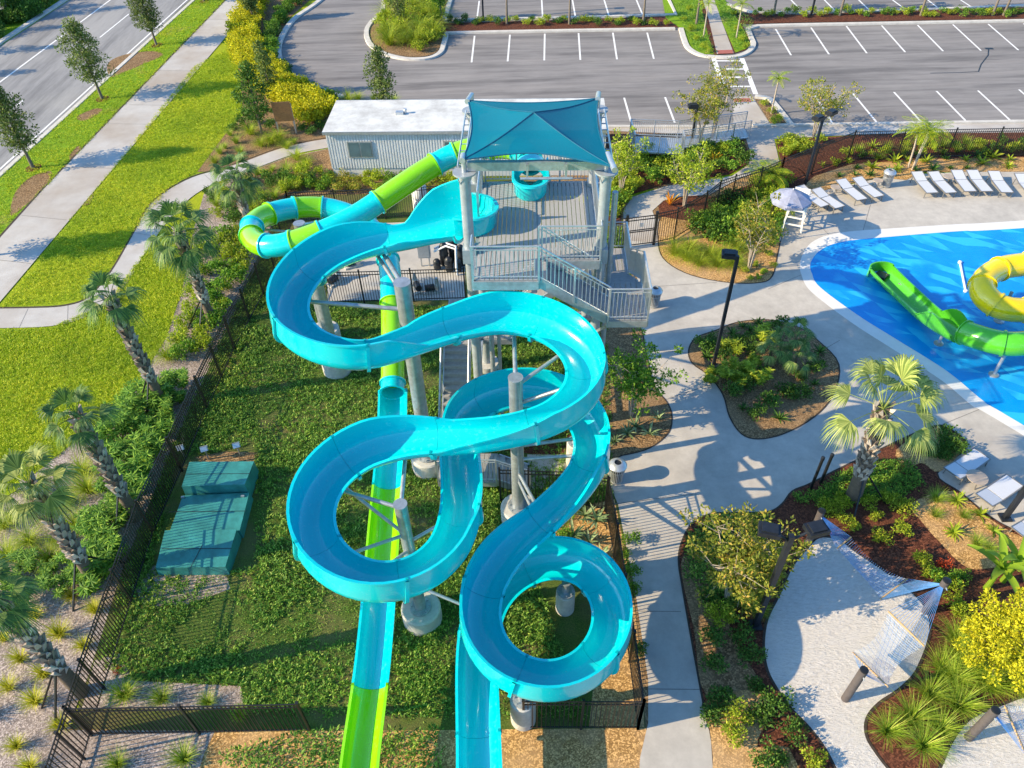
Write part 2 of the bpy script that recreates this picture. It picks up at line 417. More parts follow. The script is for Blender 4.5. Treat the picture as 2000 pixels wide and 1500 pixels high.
area('parking_lot', px([(-40, 0), (45, 0), (20, 22), (-60, 60), (-160, 60)]), .0, G_ROAD)

for pl_ in ([(212, 122), (250, 105), (300, 100), (318, 108), (280, 125), (245, 140), (215, 150)], [(150, 228), (185, 212), (200, 216), (165, 236)], [(30, 375), (62, 345), (100, 335), (90, 362), (45, 405), (20, 420)], [(135, 305), (152, 285), (158, 292), (142, 315)], [(170, 378), (182, 374), (178, 396), (160, 400)]):
    area('bare_patch', pxs(pl_, 4), .002, G_BROWN)
# straight sidewalk and the path that leaves it
area('sidewalk', px([(-420, 925), (0, 465), (80, 375), (442, 0), (560, -130), (630, -130), (490, 15), (180, 378), (0, 590), (-420, 1120)]), .012, G_WALK)
mb = MB()
for a, b in (((310, 138), (377, 139)), ((252, 205), (322, 206)), ((215, 242), (288, 243)), ((128, 327), (222, 329)), ((42, 421), (130, 430)), ((372, 78), (428, 79)), ((410, 38), (458, 39)), ((-30, 505), (60, 515))):
    strip(mb, P(*a), P(*b), .035, .018)
struct('joint', mb, G_JOINT)
mb = MB(); ribbon(mb, [P(*q) for q in ((-420, 922), (0, 462), (80, 373), (440, 0))], .13, .016); struct('bed_edge', mb, G_EDGE)
up = [(-60, 604), (0, 603), (60, 602), (120, 599), (165, 587), (195, 560), (225, 520), (262, 455), (290, 405), (325, 374), (375, 347), (430, 331), (480, 315), (540, 293), (600, 278), (650, 270)]
lo = [(650, 287), (600, 296), (560, 306), (480, 336), (430, 354), (400, 368), (365, 393), (320, 441), (300, 471), (275, 507), (250, 550), (210, 592), (165, 620), (100, 637), (0, 641), (-60, 641)]
area('path', pxs(up, 4, False)+pxs(lo, 4, False), .012, G_WALK)
mb = MB(); ribbon(mb, pxs([(a-1, b-2) for a, b in up], 4, False), .1, .008); struct('bed_edge', mb, G_EDGE)
mb = MB()
for a, b in (((55, 603), (38, 640)), ((133, 597), (132, 632)), ((218, 530), (250, 553)), ((262, 455), (305, 462)), ((298, 398), (345, 412)), ((400, 342), (420, 360))): strip(mb, P(*a), P(*b), .02, .016)
struct('joint', mb, G_JOINT)

# planting beds of the left side
area('planting_bed', px([(480, -40), (455, 90), (470, 150), (475, 225), (440, 262), (385, 336), (430, 333), (540, 295), (652, 268), (652, 240), (690, 200), (560, 140), (560, 40), (650, -40)]), .002, G_BROWN)
area('planting_bed', px([(400, 372), (378, 450), (355, 570), (325, 660), (250, 778), (167, 847), (80, 915), (0, 985), (-90, 1040), (-300, 1250), (-300, 1950), (100, 1950), (140, 1400), (300, 1010), (470, 680), (530, 470), (560, 380), (660, 360), (655, 287), (560, 307), (480, 337)]), .002, G_PALE)
area('planting_bed', px([(480, 338), (560, 308), (655, 288), (660, 350), (900, 350), (900, 376), (560, 382), (500, 430), (430, 400)]), .006, G_BROWN)
# yard under the slides
area('planting_bed', px([(1284, 384), (1480, 345), (1500, 380), (1400, 430), (1290, 440)]), .003, G_RED)
area('planting_bed', px([(1165, 246), (1470, 246), (1470, 318), (1300, 366), (1180, 380)]), -.004, G_BROWN)
area('planting_bed', px([(890, 348), (1200, 340), (1200, 372), (890, 378)]), .0, G_BROWN)
area('planting_bed', px([(1170, 400), (1310, 378), (1322, 480), (1275, 640), (1275, 1200), (1292, 1430), (1180, 1432)]), .0, G_BROWN)
area('yard', px([(556, 378), (520, 480), (440, 650), (330, 890), (240, 1110), (150, 1390), (130, 1440), (700, 1440), (1262, 1425), (1240, 1180), (1205, 960), (1190, 900), (1190, 640), (1240, 600), (1222, 430), (1000, 340)]), .004, G_YARD)
area('mulch', px([(380, 893), (440, 882), (505, 884), (510, 900), (400, 905)]), .008, G_BROWN)
area('mulch', px([(265, 1150), (300, 1105), (440, 1115), (450, 1150), (370, 1180), (280, 1185)]), .008, G_PALE)
area('mulch', px([(100, 1950), (128, 1425), (700, 1428), (1262, 1422), (1300, 1950)]), .008, G_GOLD)
area('mulch', px([(-60, 1950), (128, 1426), (420, 1428), (400, 1470), (240, 1950)]), .012, G_PALE)
area('mulch', px([(160, 1385), (185, 1290), (235, 1275), (260, 1330), (470, 1340), (480, 1385)]), .008, G_PALE)
area('mulch', px([(1040, 1100), (1085, 1030), (1150, 985), (1200, 975), (1222, 1080), (1240, 1190), (1255, 1330), (1258, 1420), (1150, 1420), (1160, 1330), (1240, 1250), (1200, 1120), (1100, 1080)]), .008, G_GOLD)
area('mulch', px([(1000, 760), (1190, 700), (1190, 895), (1100, 895), (990, 880)]), .008, G_RED)
area('yard_slab', px([(640, 440), (905, 430), (910, 586), (640, 588)]), .012, G_CONC)

# parking lot
out = [(652, -20), (612, 12), (575, 38), (552, 70), (544, 100), (553, 128), (580, 155), (620, 173), (672, 193)]
park = pxs(out, 6, False) + px([(672, 193), (900, 245), (1180, 246), (2050, 236), (2700, 230), (2700, -240), (900, -240), (700, -60)])
area('parking_lot', park, .003, G_ASPH)
mb = MB()
for a, b in (((927, 70), (921, 122)), ((996, 68), (991.5, 120)), ((1064, 66), (1063, 118)), ((1130, 65), (1133.5, 117)), ((1197, 64), (1205, 116)), ((1264, 64), (1277, 115)),
             ((1515, 57), (1545, 108)), ((1584, 54), (1619, 106)), ((1653, 51), (1693, 104)), ((1722, 50), (1768, 102)), ((1792, 49), (1842, 100)), ((1861, 48), (1916, 99)), ((1930, 47), (1989, 98)), ((1999, 46), (2060, 97)),
             ((1219, 191), (1233, 240)), ((1299, 190), (1318, 240)), ((1666, 183), (1713, 240)), ((1746, 180), (1800, 239)), ((1829, 178), (1887, 237)), ((1910, 177), (1974, 236)), ((1990, 175), (2060, 235)), ((1590, 183), (1626, 241)),
             ((936, 2), (931, 42)), ((1058, 0), (1060, 36)), ((1118, 0), (1124, 34)), ((1180, 0), (1190, 33)), ((1243, 0), (1256, 31)), ((1545, 0), (1562, 18)), ((1610, 0), (1632, 22)), ((1677, 0), (1698, 20)), ((1743, 0), (1765, 16)), ((1812, 0), (1830, 14)), ((1876, 0), (1898, 14)),
             ((970, -90), (968, -40)), ((1150, -90), (1160, -40)), ((1240, -90), (1256, -40)), ((1480, -90), (1510, -40)), ((1600, -90), (1640, -40)), ((1720, -90), (1770, -40))):
    strip(mb, P(*a), P(*b), .13, .008)
for a, b, w in (((1394, 115), (1412, 166), .34), ((1449, 114), (1476, 184), .34), ((1400, 119), (1446, 119), .22), ((1404, 135), (1452, 135), .22), ((1409, 151), (1458, 151), .22), ((1414, 169), (1465, 169), .22), ((1500, 207), (1551, 243), .2)):
    strip(mb, P(*a), P(*b), w, .008)
struct('parking_marking', mb, G_LINE)
mb = MB()
ribbon(mb, [P(*q) for q in ((1817, 143), (1874, 142), (1911, 140), (1916, 126), (1930, 108), (1931, 96))], .09, .008)
ribbon(mb, [P(*q) for q in ((1924, 95), (1940, 95))], .35, .0085)
struct('asphalt_crack_seal', mb, DARK)
# islands
isl = [(722, 62), (727, 82), (745, 98), (768, 106), (800, 112), (835, 110), (855, 100), (862, 84), (868, 62), (868, 30), (868, -5), (760, -5), (752, 30), (735, 42)]
area('planting_bed', pxs(isl, 4), .05, G_BROWN)
med = px([(868, 62), (1000, 60), (1326, 54), (1335, 88), (1352, 102), (1390, 108), (1432, 106), (1458, 98), (1466, 82), (1448, 48), (1560, 45), (2100, 36), (2100, 14), (1900, 16), (1560, 30), (1440, 26), (1400, 2), (1380, -20), (1290, -20), (1318, 32), (1100, 40), (866, 46)])
area('planting_bed', med, .05, G_RED)
area('grass_strip', px([(1300, 36), (1325, 54), (1340, 92), (1362, 105), (1394, 108), (1380, 60), (1362, -20), (1290, -20)]), .056, G_VERGE)
area('grass_strip', px([(1436, 104), (1458, 96), (1464, 84), (1446, 48), (1430, 20), (1400, -20), (1388, -20), (1408, 40)]), .056, G_VERGE)
area('path', px([(1366, -20), (1384, 40), (1400, 107), (1433, 106), (1408, 40), (1388, -20)]), .07, G_WALK)
area('tactile_plate', px([(1400, 100), (1430, 99), (1432, 106), (1402, 107)]), .078, G_BRICK)
mb = MB()
ribbon(mb, pxs(out, 6, False), .45, .0, .13)
ribbon(mb, pxs([(752, -5), (745, 28), (728, 42), (716, 62), (722, 86), (744, 103), (768, 112), (800, 117), (838, 115), (860, 104), (867, 86), (872, 66)], 4, False) + px([(950, 64), (1318, 57.5)]), .42, .0, .13)
ribbon(mb, pxs([(1330, 57), (1336, 78), (1345, 96), (1368, 109), (1400, 113), (1432, 113), (1458, 105), (1471, 90), (1466, 74), (1460, 58)], 5, False) + px([(1480, 52), (1560, 50), (1990, 42), (2100, 40)]), .42, .0, .13)
ribbon(mb, px([(866, 41), (1100, 36), (1320, 30), (1296, -20)]), .34, .0, .13)
ribbon(mb, px([(1420, 10), (1470, 26), (1700, 24), (1960, 14), (2100, 10)]), .34, .0, .13)
ribbon(mb, px([(866, 41), (872, 25), (880, 0), (884, -30)]), .4, .0, .13)
ribbon(mb, pxs([(1474, 190), (1500, 194), (1515, 208), (1545, 246)], 5, False), .4, .0, .13)
ribbon(mb, px([(1470, 247), (1600, 245), (2050, 238)]), .3, .0, .12)
ribbon(mb, px([(668, 192), (900, 246), (1180, 249), (1430, 249)]), .3, .0, .12)
struct('kerb', mb, G_KERB)
area('planting_bed', px([(1474, 194), (1500, 198), (1540, 247), (1508, 249)]), .05, G_BROWN)

# walks and pool deck: one big sheet of concrete, beds laid into it
deck = px([(1225, 1950), (1250, 1480), (1266, 1412), (1266, 1330), (1243, 1170), (1207, 985), (1190, 945), (1030, 958), (1030, 888), (1190, 888), (1190, 640), (1262, 640), (1250, 560), (1222, 480), (1218, 430), (1500, 420), (1545, 392), (1600, 374), (1700, 352), (1750, 345), (1800, 340), (2000, 330), (3000, 300), (3100, 1500), (2600, 1950), (1400, 1950)])
area('pool_deck', deck, .012, G_CONC)
area('path', px([(1219, 470), (1217, 412), (1235, 385), (1300, 364), (1370, 354), (1430, 344), (1462, 322), (1466, 300), (1456, 268), (1240, 258), (1100, 252), (1100, 248), (1432, 247), (1432, 190), (1468, 188), (1508, 248), (2100, 237), (2100, 259), (1700, 262), (1620, 266), (1512, 272), (1522, 316), (1480, 352), (1400, 380), (1330, 384), (1296, 392), (1274, 412), (1284, 440), (1286, 474)]), .016, G_WALK)
area('tactile_plate', px([(1431, 193), (1464, 192), (1468, 199), (1434, 200)]), .022, G_BRICK)
mb = MB()
for a, b in (((1300, 781), (1388, 751)), ((1243, 1194), (1330, 1195)), ((1265, 1346), (1367, 1347)), ((1195, 985), (1360, 965)), ((1500, 565), (1570, 535)), ((1580, 700), (1640, 665)), ((1745, 868), (1925, 795)), ((1560, 400), (1640, 480)), ((1225, 680), (1345, 690)), ((1280, 560), (1400, 552)), ((1700, 400), (1680, 470))): strip(mb, P(*a), P(*b), .025, .017)
struct('joint', mb, G_JOINT)
beds = {
 'above': ([(1286, 480), (1302, 512), (1350, 538), (1420, 552), (1480, 553), (1508, 540), (1520, 490), (1532, 440), (1548, 398), (1580, 372), (1560, 330), (1500, 330), (1440, 352), (1380, 385), (1330, 412), (1290, 425)], G_GOLD),
 'left': ([(1150, 650), (1215, 625), (1250, 640), (1262, 690), (1278, 755), (1302, 785), (1312, 812), (1306, 845), (1270, 875), (1215, 890), (1150, 895)], G_BROWN),
 'mid': ([(1345, 684), (1360, 660), (1400, 645), (1440, 630), (1500, 625), (1560, 640), (1600, 668), (1638, 712), (1628, 770), (1590, 815), (1530, 848), (1480, 858), (1448, 848), (1425, 815), (1412, 772), (1385, 735), (1352, 710)], G_BROWN),
}
for k, (poly, g) in beds.items():
    area('planting_bed', pxs(poly, 4), .022, g)
    mb = MB(); ribbon(mb, pxs(poly, 4)+pxs(poly, 4)[:1], .06, .026); struct('bed_edge', mb, G_EDGE)
big = pxs([(1400, 1950), (1394, 1500), (1378, 1400), (1365, 1330), (1345, 1220), (1333, 1150), (1325, 1092), (1335, 1050), (1355, 1020), (1390, 1004), (1440, 1002), (1500, 1000), (1527, 985), (1547, 960), (1582, 945), (1640, 915), (1725, 875), (1815, 835), (1850, 836), (1888, 872), (1830, 925), (1875, 962), (1937, 1012), (1990, 1040), (2100, 1090)], 4, False) + px([(2300, 1200), (2300, 1950)])
area('planting_bed', big, .022, G_RED)
mb = MB(); ribbon(mb, big[:-2], .06, .026); struct('bed_edge', mb, G_EDGE)
area('mulch', pxs([(1750, 880), (1815, 840), (1848, 840), (1882, 872), (1835, 922), (1800, 905), (1770, 915)], 4), .028, G_GOLD)
area('mulch', pxs([(1780, 985), (1860, 960), (1930, 1012), (1985, 1045), (2100, 1100), (2060, 1130), (1960, 1110), (1890, 1110), (1835, 1060), (1800, 1020)], 4), .028, G_GOLD)
area('mulch', pxs([(1330, 1100), (1372, 1060), (1400, 1150), (1440, 1260), (1480, 1340), (1380, 1360), (1355, 1230)], 4), .028, G_BROWN)
area('mulch', pxs([(1378, 1372), (1480, 1350), (1500, 1400), (1480, 1460), (1560, 1500), (1600, 1950), (1400, 1950), (1392, 1480)], 4), .032, G_GOLD)
sand = [(1600, 1050), (1575, 1072), (1545, 1110), (1520, 1165), (1498, 1210), (1491, 1258), (1496, 1302), (1512, 1338), (1545, 1385), (1580, 1422), (1615, 1470), (1660, 1560), (1720, 1640), (1800, 1640), (1760, 1540), (1715, 1478), (1692, 1440), (1692, 1405), (1715, 1375), (1752, 1350), (1782, 1322), (1797, 1295), (1812, 1255), (1816, 1215), (1800, 1178), (1760, 1140), (1715, 1108), (1670, 1078), (1640, 1055)]
area('sand', pxs(sand, 4), .034, G_SAND)
mb = MB(); ribbon(mb, pxs(sand, 4)+pxs(sand, 4)[:1], .08, .038); struct('bed_edge', mb, G_EDGE)
sand2 = [(1800, 1560), (1835, 1500), (1850, 1465), (1870, 1430), (1900, 1400), (1960, 1375), (2020, 1356), (2150, 1340), (2150, 1600), (2000, 1640)]
area('sand', pxs(sand2, 4), .034, G_SAND)
mb = MB(); ribbon(mb, pxs(sand2, 4), .08, .038); struct('bed_edge', mb, G_EDGE)
# north beds
area('planting_bed', px([(1185, 430), (1185, 262), (1240, 262), (1452, 272), (1462, 300), (1456, 322), (1424, 341), (1300, 360), (1230, 381), (1213, 412), (1214, 440)]), .012, G_RED)
area('planting_bed', px([(1516, 276), (1620, 268), (1720, 262), (2200, 257), (2200, 312), (2000, 312), (1700, 318), (1600, 345), (1545, 372), (1530, 340), (1524, 316)]), .026, G_RED)
area('mulch', px([(1560, 372), (1590, 345), (1660, 322), (1800, 312), (2200, 304), (2200, 330), (2000, 336), (1850, 336), (1800, 336), (1770, 352), (1720, 348), (1640, 362), (1575, 385)]), .030, G_GOLD)
area('planting_bed', px([(1290, 424), (1300, 400), (1340, 388), (1400, 384), (1480, 356), (1530, 320), (1545, 372), (1500, 400), (1400, 440)]), .03, G_RED)

# pool
inner = [(2800, 392), (2000, 446), (1875, 452), (1750, 462), (1650, 472), (1604, 488), (1583, 514), (1586, 536), (1602, 562), (1675, 616), (1750, 663), (1850, 726), (1926, 788), (2000, 832), (2800, 1310)]
outer = [(2800, 376), (2000, 431), (1875, 438), (1750, 446), (1640, 455), (1585, 474), (1563, 510), (1566, 540), (1586, 572), (1662, 630), (1738, 679), (1838, 743), (1908, 800), (1990, 846), (2800, 1340)]
area('pool_coping', pxs(outer, 6, False), .018, G_COPE)
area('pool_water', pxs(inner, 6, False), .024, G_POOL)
# ------------------------------------------------------------------ slides
def resample(pts, way, step):
    """even spacing along the curve; also arc length at every way point"""
    cum = [0]
    for a, b in zip(pts, pts[1:]): cum.append(cum[-1]+(b-a).length)
    n = int(cum[-1]/step); out = []; j = 0
    for k in range(n+1):
        d = cum[-1]*k/n
        while j < len(cum)-2 and cum[j+1] < d: j += 1
        t = (d-cum[j])/max(1e-9, cum[j+1]-cum[j]); out.append(pts[j].lerp(pts[j+1], t))
    return out, [cum[i]/cum[-1]*n for i in way], cum[-1]/n
def smoothed(pts, it):
    for _ in range(it):
        pts = [pts[0]] + [(pts[i-1]+pts[i]*2+pts[i+1])/4 for i in range(1, len(pts)-1)] + [pts[-1]]
    return pts
def frames(pts):
    fr = []
    for i, p in enumerate(pts):
        t = (pts[min(i+1, len(pts)-1)]-pts[max(i-1, 0)]).normalized()
        s_ = t.cross(Vector((0, 0, 1))).normalized(); fr.append((p, t, s_, s_.cross(t)))
    return fr
def curvature(pts, step, win=4):
    k = []
    for i in range(len(pts)):
        a, b, c = pts[max(i-win, 0)], pts[i], pts[min(i+win, len(pts)-1)]
        u, v = b-a, c-b; u.z = v.z = 0
        k.append(0 if u.length < 1e-6 or v.length < 1e-6 else u.angle(v)*(1 if u.x*v.y-u.y*v.x > 0 else -1)/(step*win))
    for _ in range(12): k = [k[0]]+[(k[i-1]+k[i]*2+k[i+1])/4 for i in range(1, len(k)-1)]+[k[-1]]
    return k
def loft(mb, loops, closed=True, cap=False):
    n = len(loops[0]); vs = [v for l in loops for v in l]
    rng = range(n if closed else n-1)
    fs = [(i*n+k, i*n+(k+1) % n, (i+1)*n+(k+1) % n, (i+1)*n+k) for i in range(len(loops)-1) for k in rng]
    if cap: fs += [tuple(range(n-1, -1, -1)), tuple((len(loops)-1)*n+k for k in range(n))]
    mb.add(vs, fs)
def flume_profile(hl, hr, r=.52, thick=.03, lip=.075):
    """closed outline in (side, up); hl, hr are the wall heights left and right"""
    NA = 14; q = .42
    def wall(off, h, sgn):
        return (sgn*(r+off), h)
    inn = [(-r-lip, hl), (-r, hl), (-r, q+(hl-q)*.5)]
    inn += [(r*math.cos(math.pi+k*math.pi/NA), q+q*math.sin(math.pi+k*math.pi/NA)) for k in range(NA+1)]
    inn += [(r, q+(hr-q)*.5), (r, hr), (r+lip, hr)]
    o = r+thick
    outl = [(r+lip, hr-.05), (o, hr-.05), (o, q+(hr-q)*.45)]
    outl += [(o*math.cos(-k*math.pi/NA), q+(q+thick)*math.sin(-k*math.pi/NA)) for k in range(NA+1)]
    outl += [(-o, q+(hl-q)*.45), (-o, hl-.05), (-r-lip, hl-.05)]
    return inn, outl
def put(fr, poly, roll=0):
    p, t, s_, u = fr; c, d = math.cos(roll), math.sin(roll)
    return [p + s_*(a*c-b*d) + u*(a*d+b*c) for a, b in poly]
def flume(root, pts, step, mats, breaks, name, wall=.5, extra=.5, r=.52, kmax=.38, maxlen=2.6, far=None):
    fr = frames(pts); kv = curvature(pts, step)
    prof = []; rolls = []
    for k in kv:
        g = max(-1, min(1, k/kmax)); e = extra*min(1, abs(g))**.8      # positive curvature turns left: the right wall is the outer one
        fw = 0 if far is None else max(0, min(1, (far-len(prof))/8))*.75
        prof.append(flume_profile(wall + (e if g < 0 else 0), wall + (e if g > 0 else 0) + fw, r)); rolls.append(.16*g)
    for (a, b, mt) in breaks:
        ns = max(1, round((b-a)*step/maxlen))
        for s_ in range(ns):
            i0, i1 = round(a+(b-a)*s_/ns), round(a+(b-a)*(s_+1)/ns)
            i0, i1 = max(0, i0), min(len(pts)-1, i1)
            if i1 <= i0: continue
            mb = MB()
            loft(mb, [[v+fr[i][1]*(.004 if i == i0 else -.004 if i == i1 else 0) for v in put(fr[i], prof[i][0]+prof[i][1], rolls[i])] for i in range(i0, i1+1)], True, True)
            for i in (i0, i1):                                         # bolted lugs on the rims
                lp = put(fr[i], [prof[i][0][0], prof[i][0][1], prof[i][0][-2], prof[i][0][-1]], rolls[i])
                for q0, q1 in ((lp[0], lp[1]), (lp[2], lp[3])): mb.bar(q0, q1, .07, .035)
            for i, dd in ((i0, .0), (i1, -.045)):                      # bolted flange round the outside of each end
                p, t, s2, u = fr[i]; o_ = prof[i][1][1:-1]
                cx = [(x*1.13, y-.0 if abs(x) > r*.9 and y > .4 else y-.07) for x, y in o_]
                A = put(fr[i], o_, rolls[i]); B = put(fr[i], cx, rolls[i]); n = len(A)
                A0 = [v+t*dd for v in A]; B0 = [v+t*dd for v in B]; A1 = [v+t*(dd+.045) for v in A]; B1 = [v+t*(dd+.045) for v in B]
                mb.add(A0+B0+B1+A1, [(k+w*n, k+1+w*n, k+1+(w+1)*n, k+(w+1)*n) for w in range(3) for k in range(n-1)])
            mb.build(name, mt, root, smooth=38)
    return fr, prof
def tube_slide(root, pts, step, breaks, name, r=.425, maxlen=2.4):
    fr = frames(pts); N = 22
    circ = lambda rr: [(rr*math.cos(k*2*math.pi/N), rr*math.sin(k*2*math.pi/N)) for k in range(N)]
    for (a, b, mt) in breaks:
        ns = max(1, round((b-a)*step/maxlen))
        for s_ in range(ns):
            i0, i1 = max(0, round(a+(b-a)*s_/ns)), min(len(pts)-1, round(a+(b-a)*(s_+1)/ns))
            if i1 <= i0: continue
            mb = MB()
            loft(mb, [put(fr[i], circ(r)) for i in range(i0, i1+1)]); loft(mb, [put(fr[i], circ(r-.03))[::-1] for i in range(i0, i1+1)])
            for i, dd in ((i0, 0), (i1, -.05)):
                p, t = fr[i][0], fr[i][1]
                A, B = put(fr[i], circ(r-.03)), put(fr[i], circ(r+.055))
                loft(mb, [[v+t*dd for v in A], [v+t*dd for v in B], [v+t*(dd+.05) for v in B], [v+t*(dd+.05) for v in A]])
            mb.build(name, mt, root, smooth=38)
    return fr

ST = .22
BL = [(948, 448, 8.75), (905, 436, 8.7), (855, 440, 8.6), (795, 455, 8.45), (725, 468, 8.3), (655, 492, 8.15), (598, 532, 8.0), (566, 588, 7.9), (578, 640, 7.8), (630, 672, 7.7), (697, 684, 7.6), (760, 673, 7.5), (830, 650, 7.4), (900, 630, 7.3), (980, 618, 7.2), (1060, 632, 7.1), (1120, 672, 7.0), (1145, 725, 6.9), (1122, 776, 6.8), (1062, 815, 6.7), (980, 838, 6.6), (890, 849, 6.45), (790, 858, 6.3), (700, 885, 6.15), (635, 940, 6.0), (610, 1008, 5.85), (628, 1072, 5.7), (685, 1118, 5.55), (757, 1130, 5.4), (830, 1106, 5.25), (880, 1054, 5.1), (900, 990, 4.95), (901, 920, 4.8), (898, 860, 4.65), (915, 808, 4.5), (965, 775, 4.4), (1040, 765, 4.25), (1108, 788, 4.1), (1150, 835, 3.95), (1153, 893, 3.8), (1122, 948, 3.6), (1068, 1003, 3.4), (1003, 1062, 3.2), (958, 1122, 3.0), (938, 1192, 2.85), (955, 1262, 2.65), (1008, 1310, 2.5), (1080, 1325, 2.35), (1148, 1298, 2.2), (1190, 1238, 2.05), (1190, 1170, 1.9), (1150, 1115, 1.75), (1085, 1096, 1.6), (1022, 1112, 1.5), (972, 1152, 1.4), (942, 1212, 1.3), (933, 1285, 1.2), (933, 1375, 1.1), (935, 1455, 1.05), (937, 1560, 1.0), (939, 1680, .95), (943, 1900, .85)]
blue = thing('open_flume_slide', 'winding turquoise open body slide that loops down from the tower deck', 'water slide', tuple(P(1018, 1005)))
raw, way = catmull([P(a, b, c+.5)-Vector((0, 0, .5)) for a, b, c in BL], n=10)
bp, bw, bs = resample(raw, way, ST); bp = smoothed(bp, 6)
kk = curvature(bp, bs)
bp = [p + f_[2]*.13*max(-1, min(1, k/.38)) for p, f_, k in zip(bp, frames(bp), kk)]
b_fr, b_prof = flume(blue, bp, bs, None, [(bw[1], len(bp)-1, TEAL)], 'flume_section', far=round(bw[3]))
# entry tub on the deck
def entry_tub(root, a, b, w, name, mt, wall=.62, zb=.05):
    """rounded basin from a (closed end) to b (open end)"""
    a, b = Vector(a), Vector(b); d = (b-a); L_ = d.length; d.normalize(); s_ = d.cross(Vector((0, 0, 1))).normalized(); u = Vector((0, 0, 1))
    outl = []
    for k in range(13):
        th = math.pi*k/12; outl.append(a + s_*(-math.cos(th))*w/2 - d*math.sin(th)*w*.55)
    outl.append(a + s_*w/2 + d*L_); outl.insert(0, a - s_*w/2 + d*L_)
    c = a + d*L_*.3
    rings = []
    for f, z in ((.0, zb), (.55, zb), (.74, zb+.06), (.84, zb+.25), (.88, wall), (1.0, wall), (1.02, wall-.06), (.93, wall-.07), (.9, .1), (.82, -.02)):
        rings.append([Vector((0, 0, 0)) + (p-c)*f + c + u*z if f > 0 else p*0 + c + u*z for p in outl])
    mb = MB(); loft(mb, rings, False)
    return mb.build(name, mt, root, smooth=40)
entry_tub(blue, P(922, 440, 8.72), P(898, 438, 8.72), 1.62, 'entry_tub', TEAL, .72, .06)

TU = [(1036, 318, 9.15), (1030, 300, 9.0), (1000, 288, 8.85), (955, 287, 8.65), (905, 294, 8.42), (860, 315, 8.15), (800, 353, 7.8), (742, 392, 7.4), (700, 420, 7.1), (645, 447, 6.9), (590, 468, 6.7), (540, 481, 6.5), (503, 477, 6.35), (488, 453, 6.2), (507, 425, 6.05), (552, 410, 5.9), (604, 403, 5.75), (655, 409, 5.55), (703, 428, 5.35), (740, 462, 5.1), (759, 510, 4.8), (764, 560, 4.5), (766, 610, 4.2), (767, 680, 3.75), (767, 750, 3.3), (766, 820, 3.0), (762, 890, 2.75), (757, 945, 2.55), (751, 1010, 2.35), (744, 1100, 2.08), (738, 1180, 1.88), (732, 1250, 1.75), (726, 1310, 1.66), (715, 1390, 1.56), (706, 1450, 1.5), (697, 1530, 1.45), (685, 1650, 1.4), (650, 1880, 1.3)]
green = thing('tube_slide', 'lime and turquoise enclosed tube slide that ends in a straight open chute', 'water slide', tuple(P(766, 800)))
raw, way = catmull([P(a, b, c) for a, b, c in TU], n=10)
tp, tw, ts = resample(raw, way, ST); tp = smoothed(tp, 6)
wv = lambda k: tw[int(k)] + (tw[min(int(k)+1, len(tw)-1)]-tw[int(k)])*(k-int(k))
tube_slide(green, tp, ts, [(wv(0), wv(1.6), TEAL), (wv(1.6), wv(2.8), LIME), (wv(2.8), wv(3.4), TEAL), (wv(3.4), wv(4.45), LIME), (wv(4.45), wv(5.25), TEAL), (wv(5.25), wv(7.1), LIME), (wv(7.1), wv(9.4), TEAL), (wv(9.4), wv(10.3), LIME), (wv(10.3), wv(11.5), TEAL),
    (wv(11.5), wv(12.7), LIME), (wv(12.7), wv(13.3), TEAL), (wv(13.3), wv(14.4), LIME), (wv(14.4), wv(15.5), TEAL), (wv(15.5), wv(16.4), LIME), (wv(16.4), wv(21.6), TEAL), (wv(21.6), wv(24), LIME), (wv(24), wv(24.25), TEAL)], 'tube_section')
cp = [p-Vector((0, 0, .43)) for p in tp]
flume(green, cp, ts, None, [(wv(24.05), wv(27), TEAL), (wv(27), wv(29.6), LIME), (wv(29.6), wv(32.2), TEAL), (wv(32.2), len(cp)-1, LIME)], 'flume_section', wall=.42, extra=0, r=.44, maxlen=3.2)
t0, t1 = tp[0], tp[3]
entry_tub(green, P(1036, 378, 8.72), P(1036, 338, 8.72), 1.25, 'entry_tub', TEAL, .62, .05)
mb = MB()                                                             # arch hood over the tube mouth
arch = lambda rr, y: [Vector((t0.x+rr*math.cos(math.pi*k/12), t0.y+y, 8.72+rr*1.05*math.sin(math.pi*k/12)+.12)) for k in range(13)]
loft(mb, [arch(.45, -.75), arch(.68, -.75), arch(.68, -.1), arch(.45, -.1), arch(.45, -.75)], False)
mb.build('mouth_arch', TEAL, green, smooth=40)

# ------------------------------------------------------------------ columns that carry the slides
def column(base, top, rad, label, arms=(), ped=.62, pz=.7, flange=True):
    b = Vector((base.x, base.y, 0))
    t = thing('support_column', label, 'column', tuple(b), 0, 'steel columns of the slides')
    MB().tube([b+Vector((0, 0, pz)), b+Vector((0, 0, top))], rad, 20).build('shaft', GALV, t, smooth=40)
    MB().lathe(b, [(ped, -.02), (ped, pz-.05), (ped-.05, pz)], 24).build('pedestal', CONCP, t, smooth=40)
    mb = MB().lathe(b, [(rad+.16, pz+.02), (rad+.16, pz+.06)], 20)
    for k in range(8):
        a = k*math.pi/4; mb.lathe(b+Vector((math.cos(a)*(rad+.1), math.sin(a)*(rad+.1), pz+.06)), [(.028, 0), (.028, .06)], 6)
    mb.build('base_plate', GALV, t)
    MB().lathe(b, [(rad+.015, top), (rad+.015, top+.02)], 20).build('cap_plate', GALV, t)
    for z0, e, w in arms:
        e = Vector(e); d = Vector((e.x-b.x, e.y-b.y, 0)).normalized()
        mb = MB(); mb.tube([b+d*rad*.8+Vector((0, 0, z0)), e], w, 10)
        mb.box(e, (.22, .22, .04)); mb.build('arm', GALV, t, smooth=40)
    return t
def near(pts, q, under=.08):
    """point just below the flume closest to photograph position q"""
    best = min(pts, key=lambda p: (Vector(PX(p))-Vector(q)).length); return best-Vector((0, 0, under))
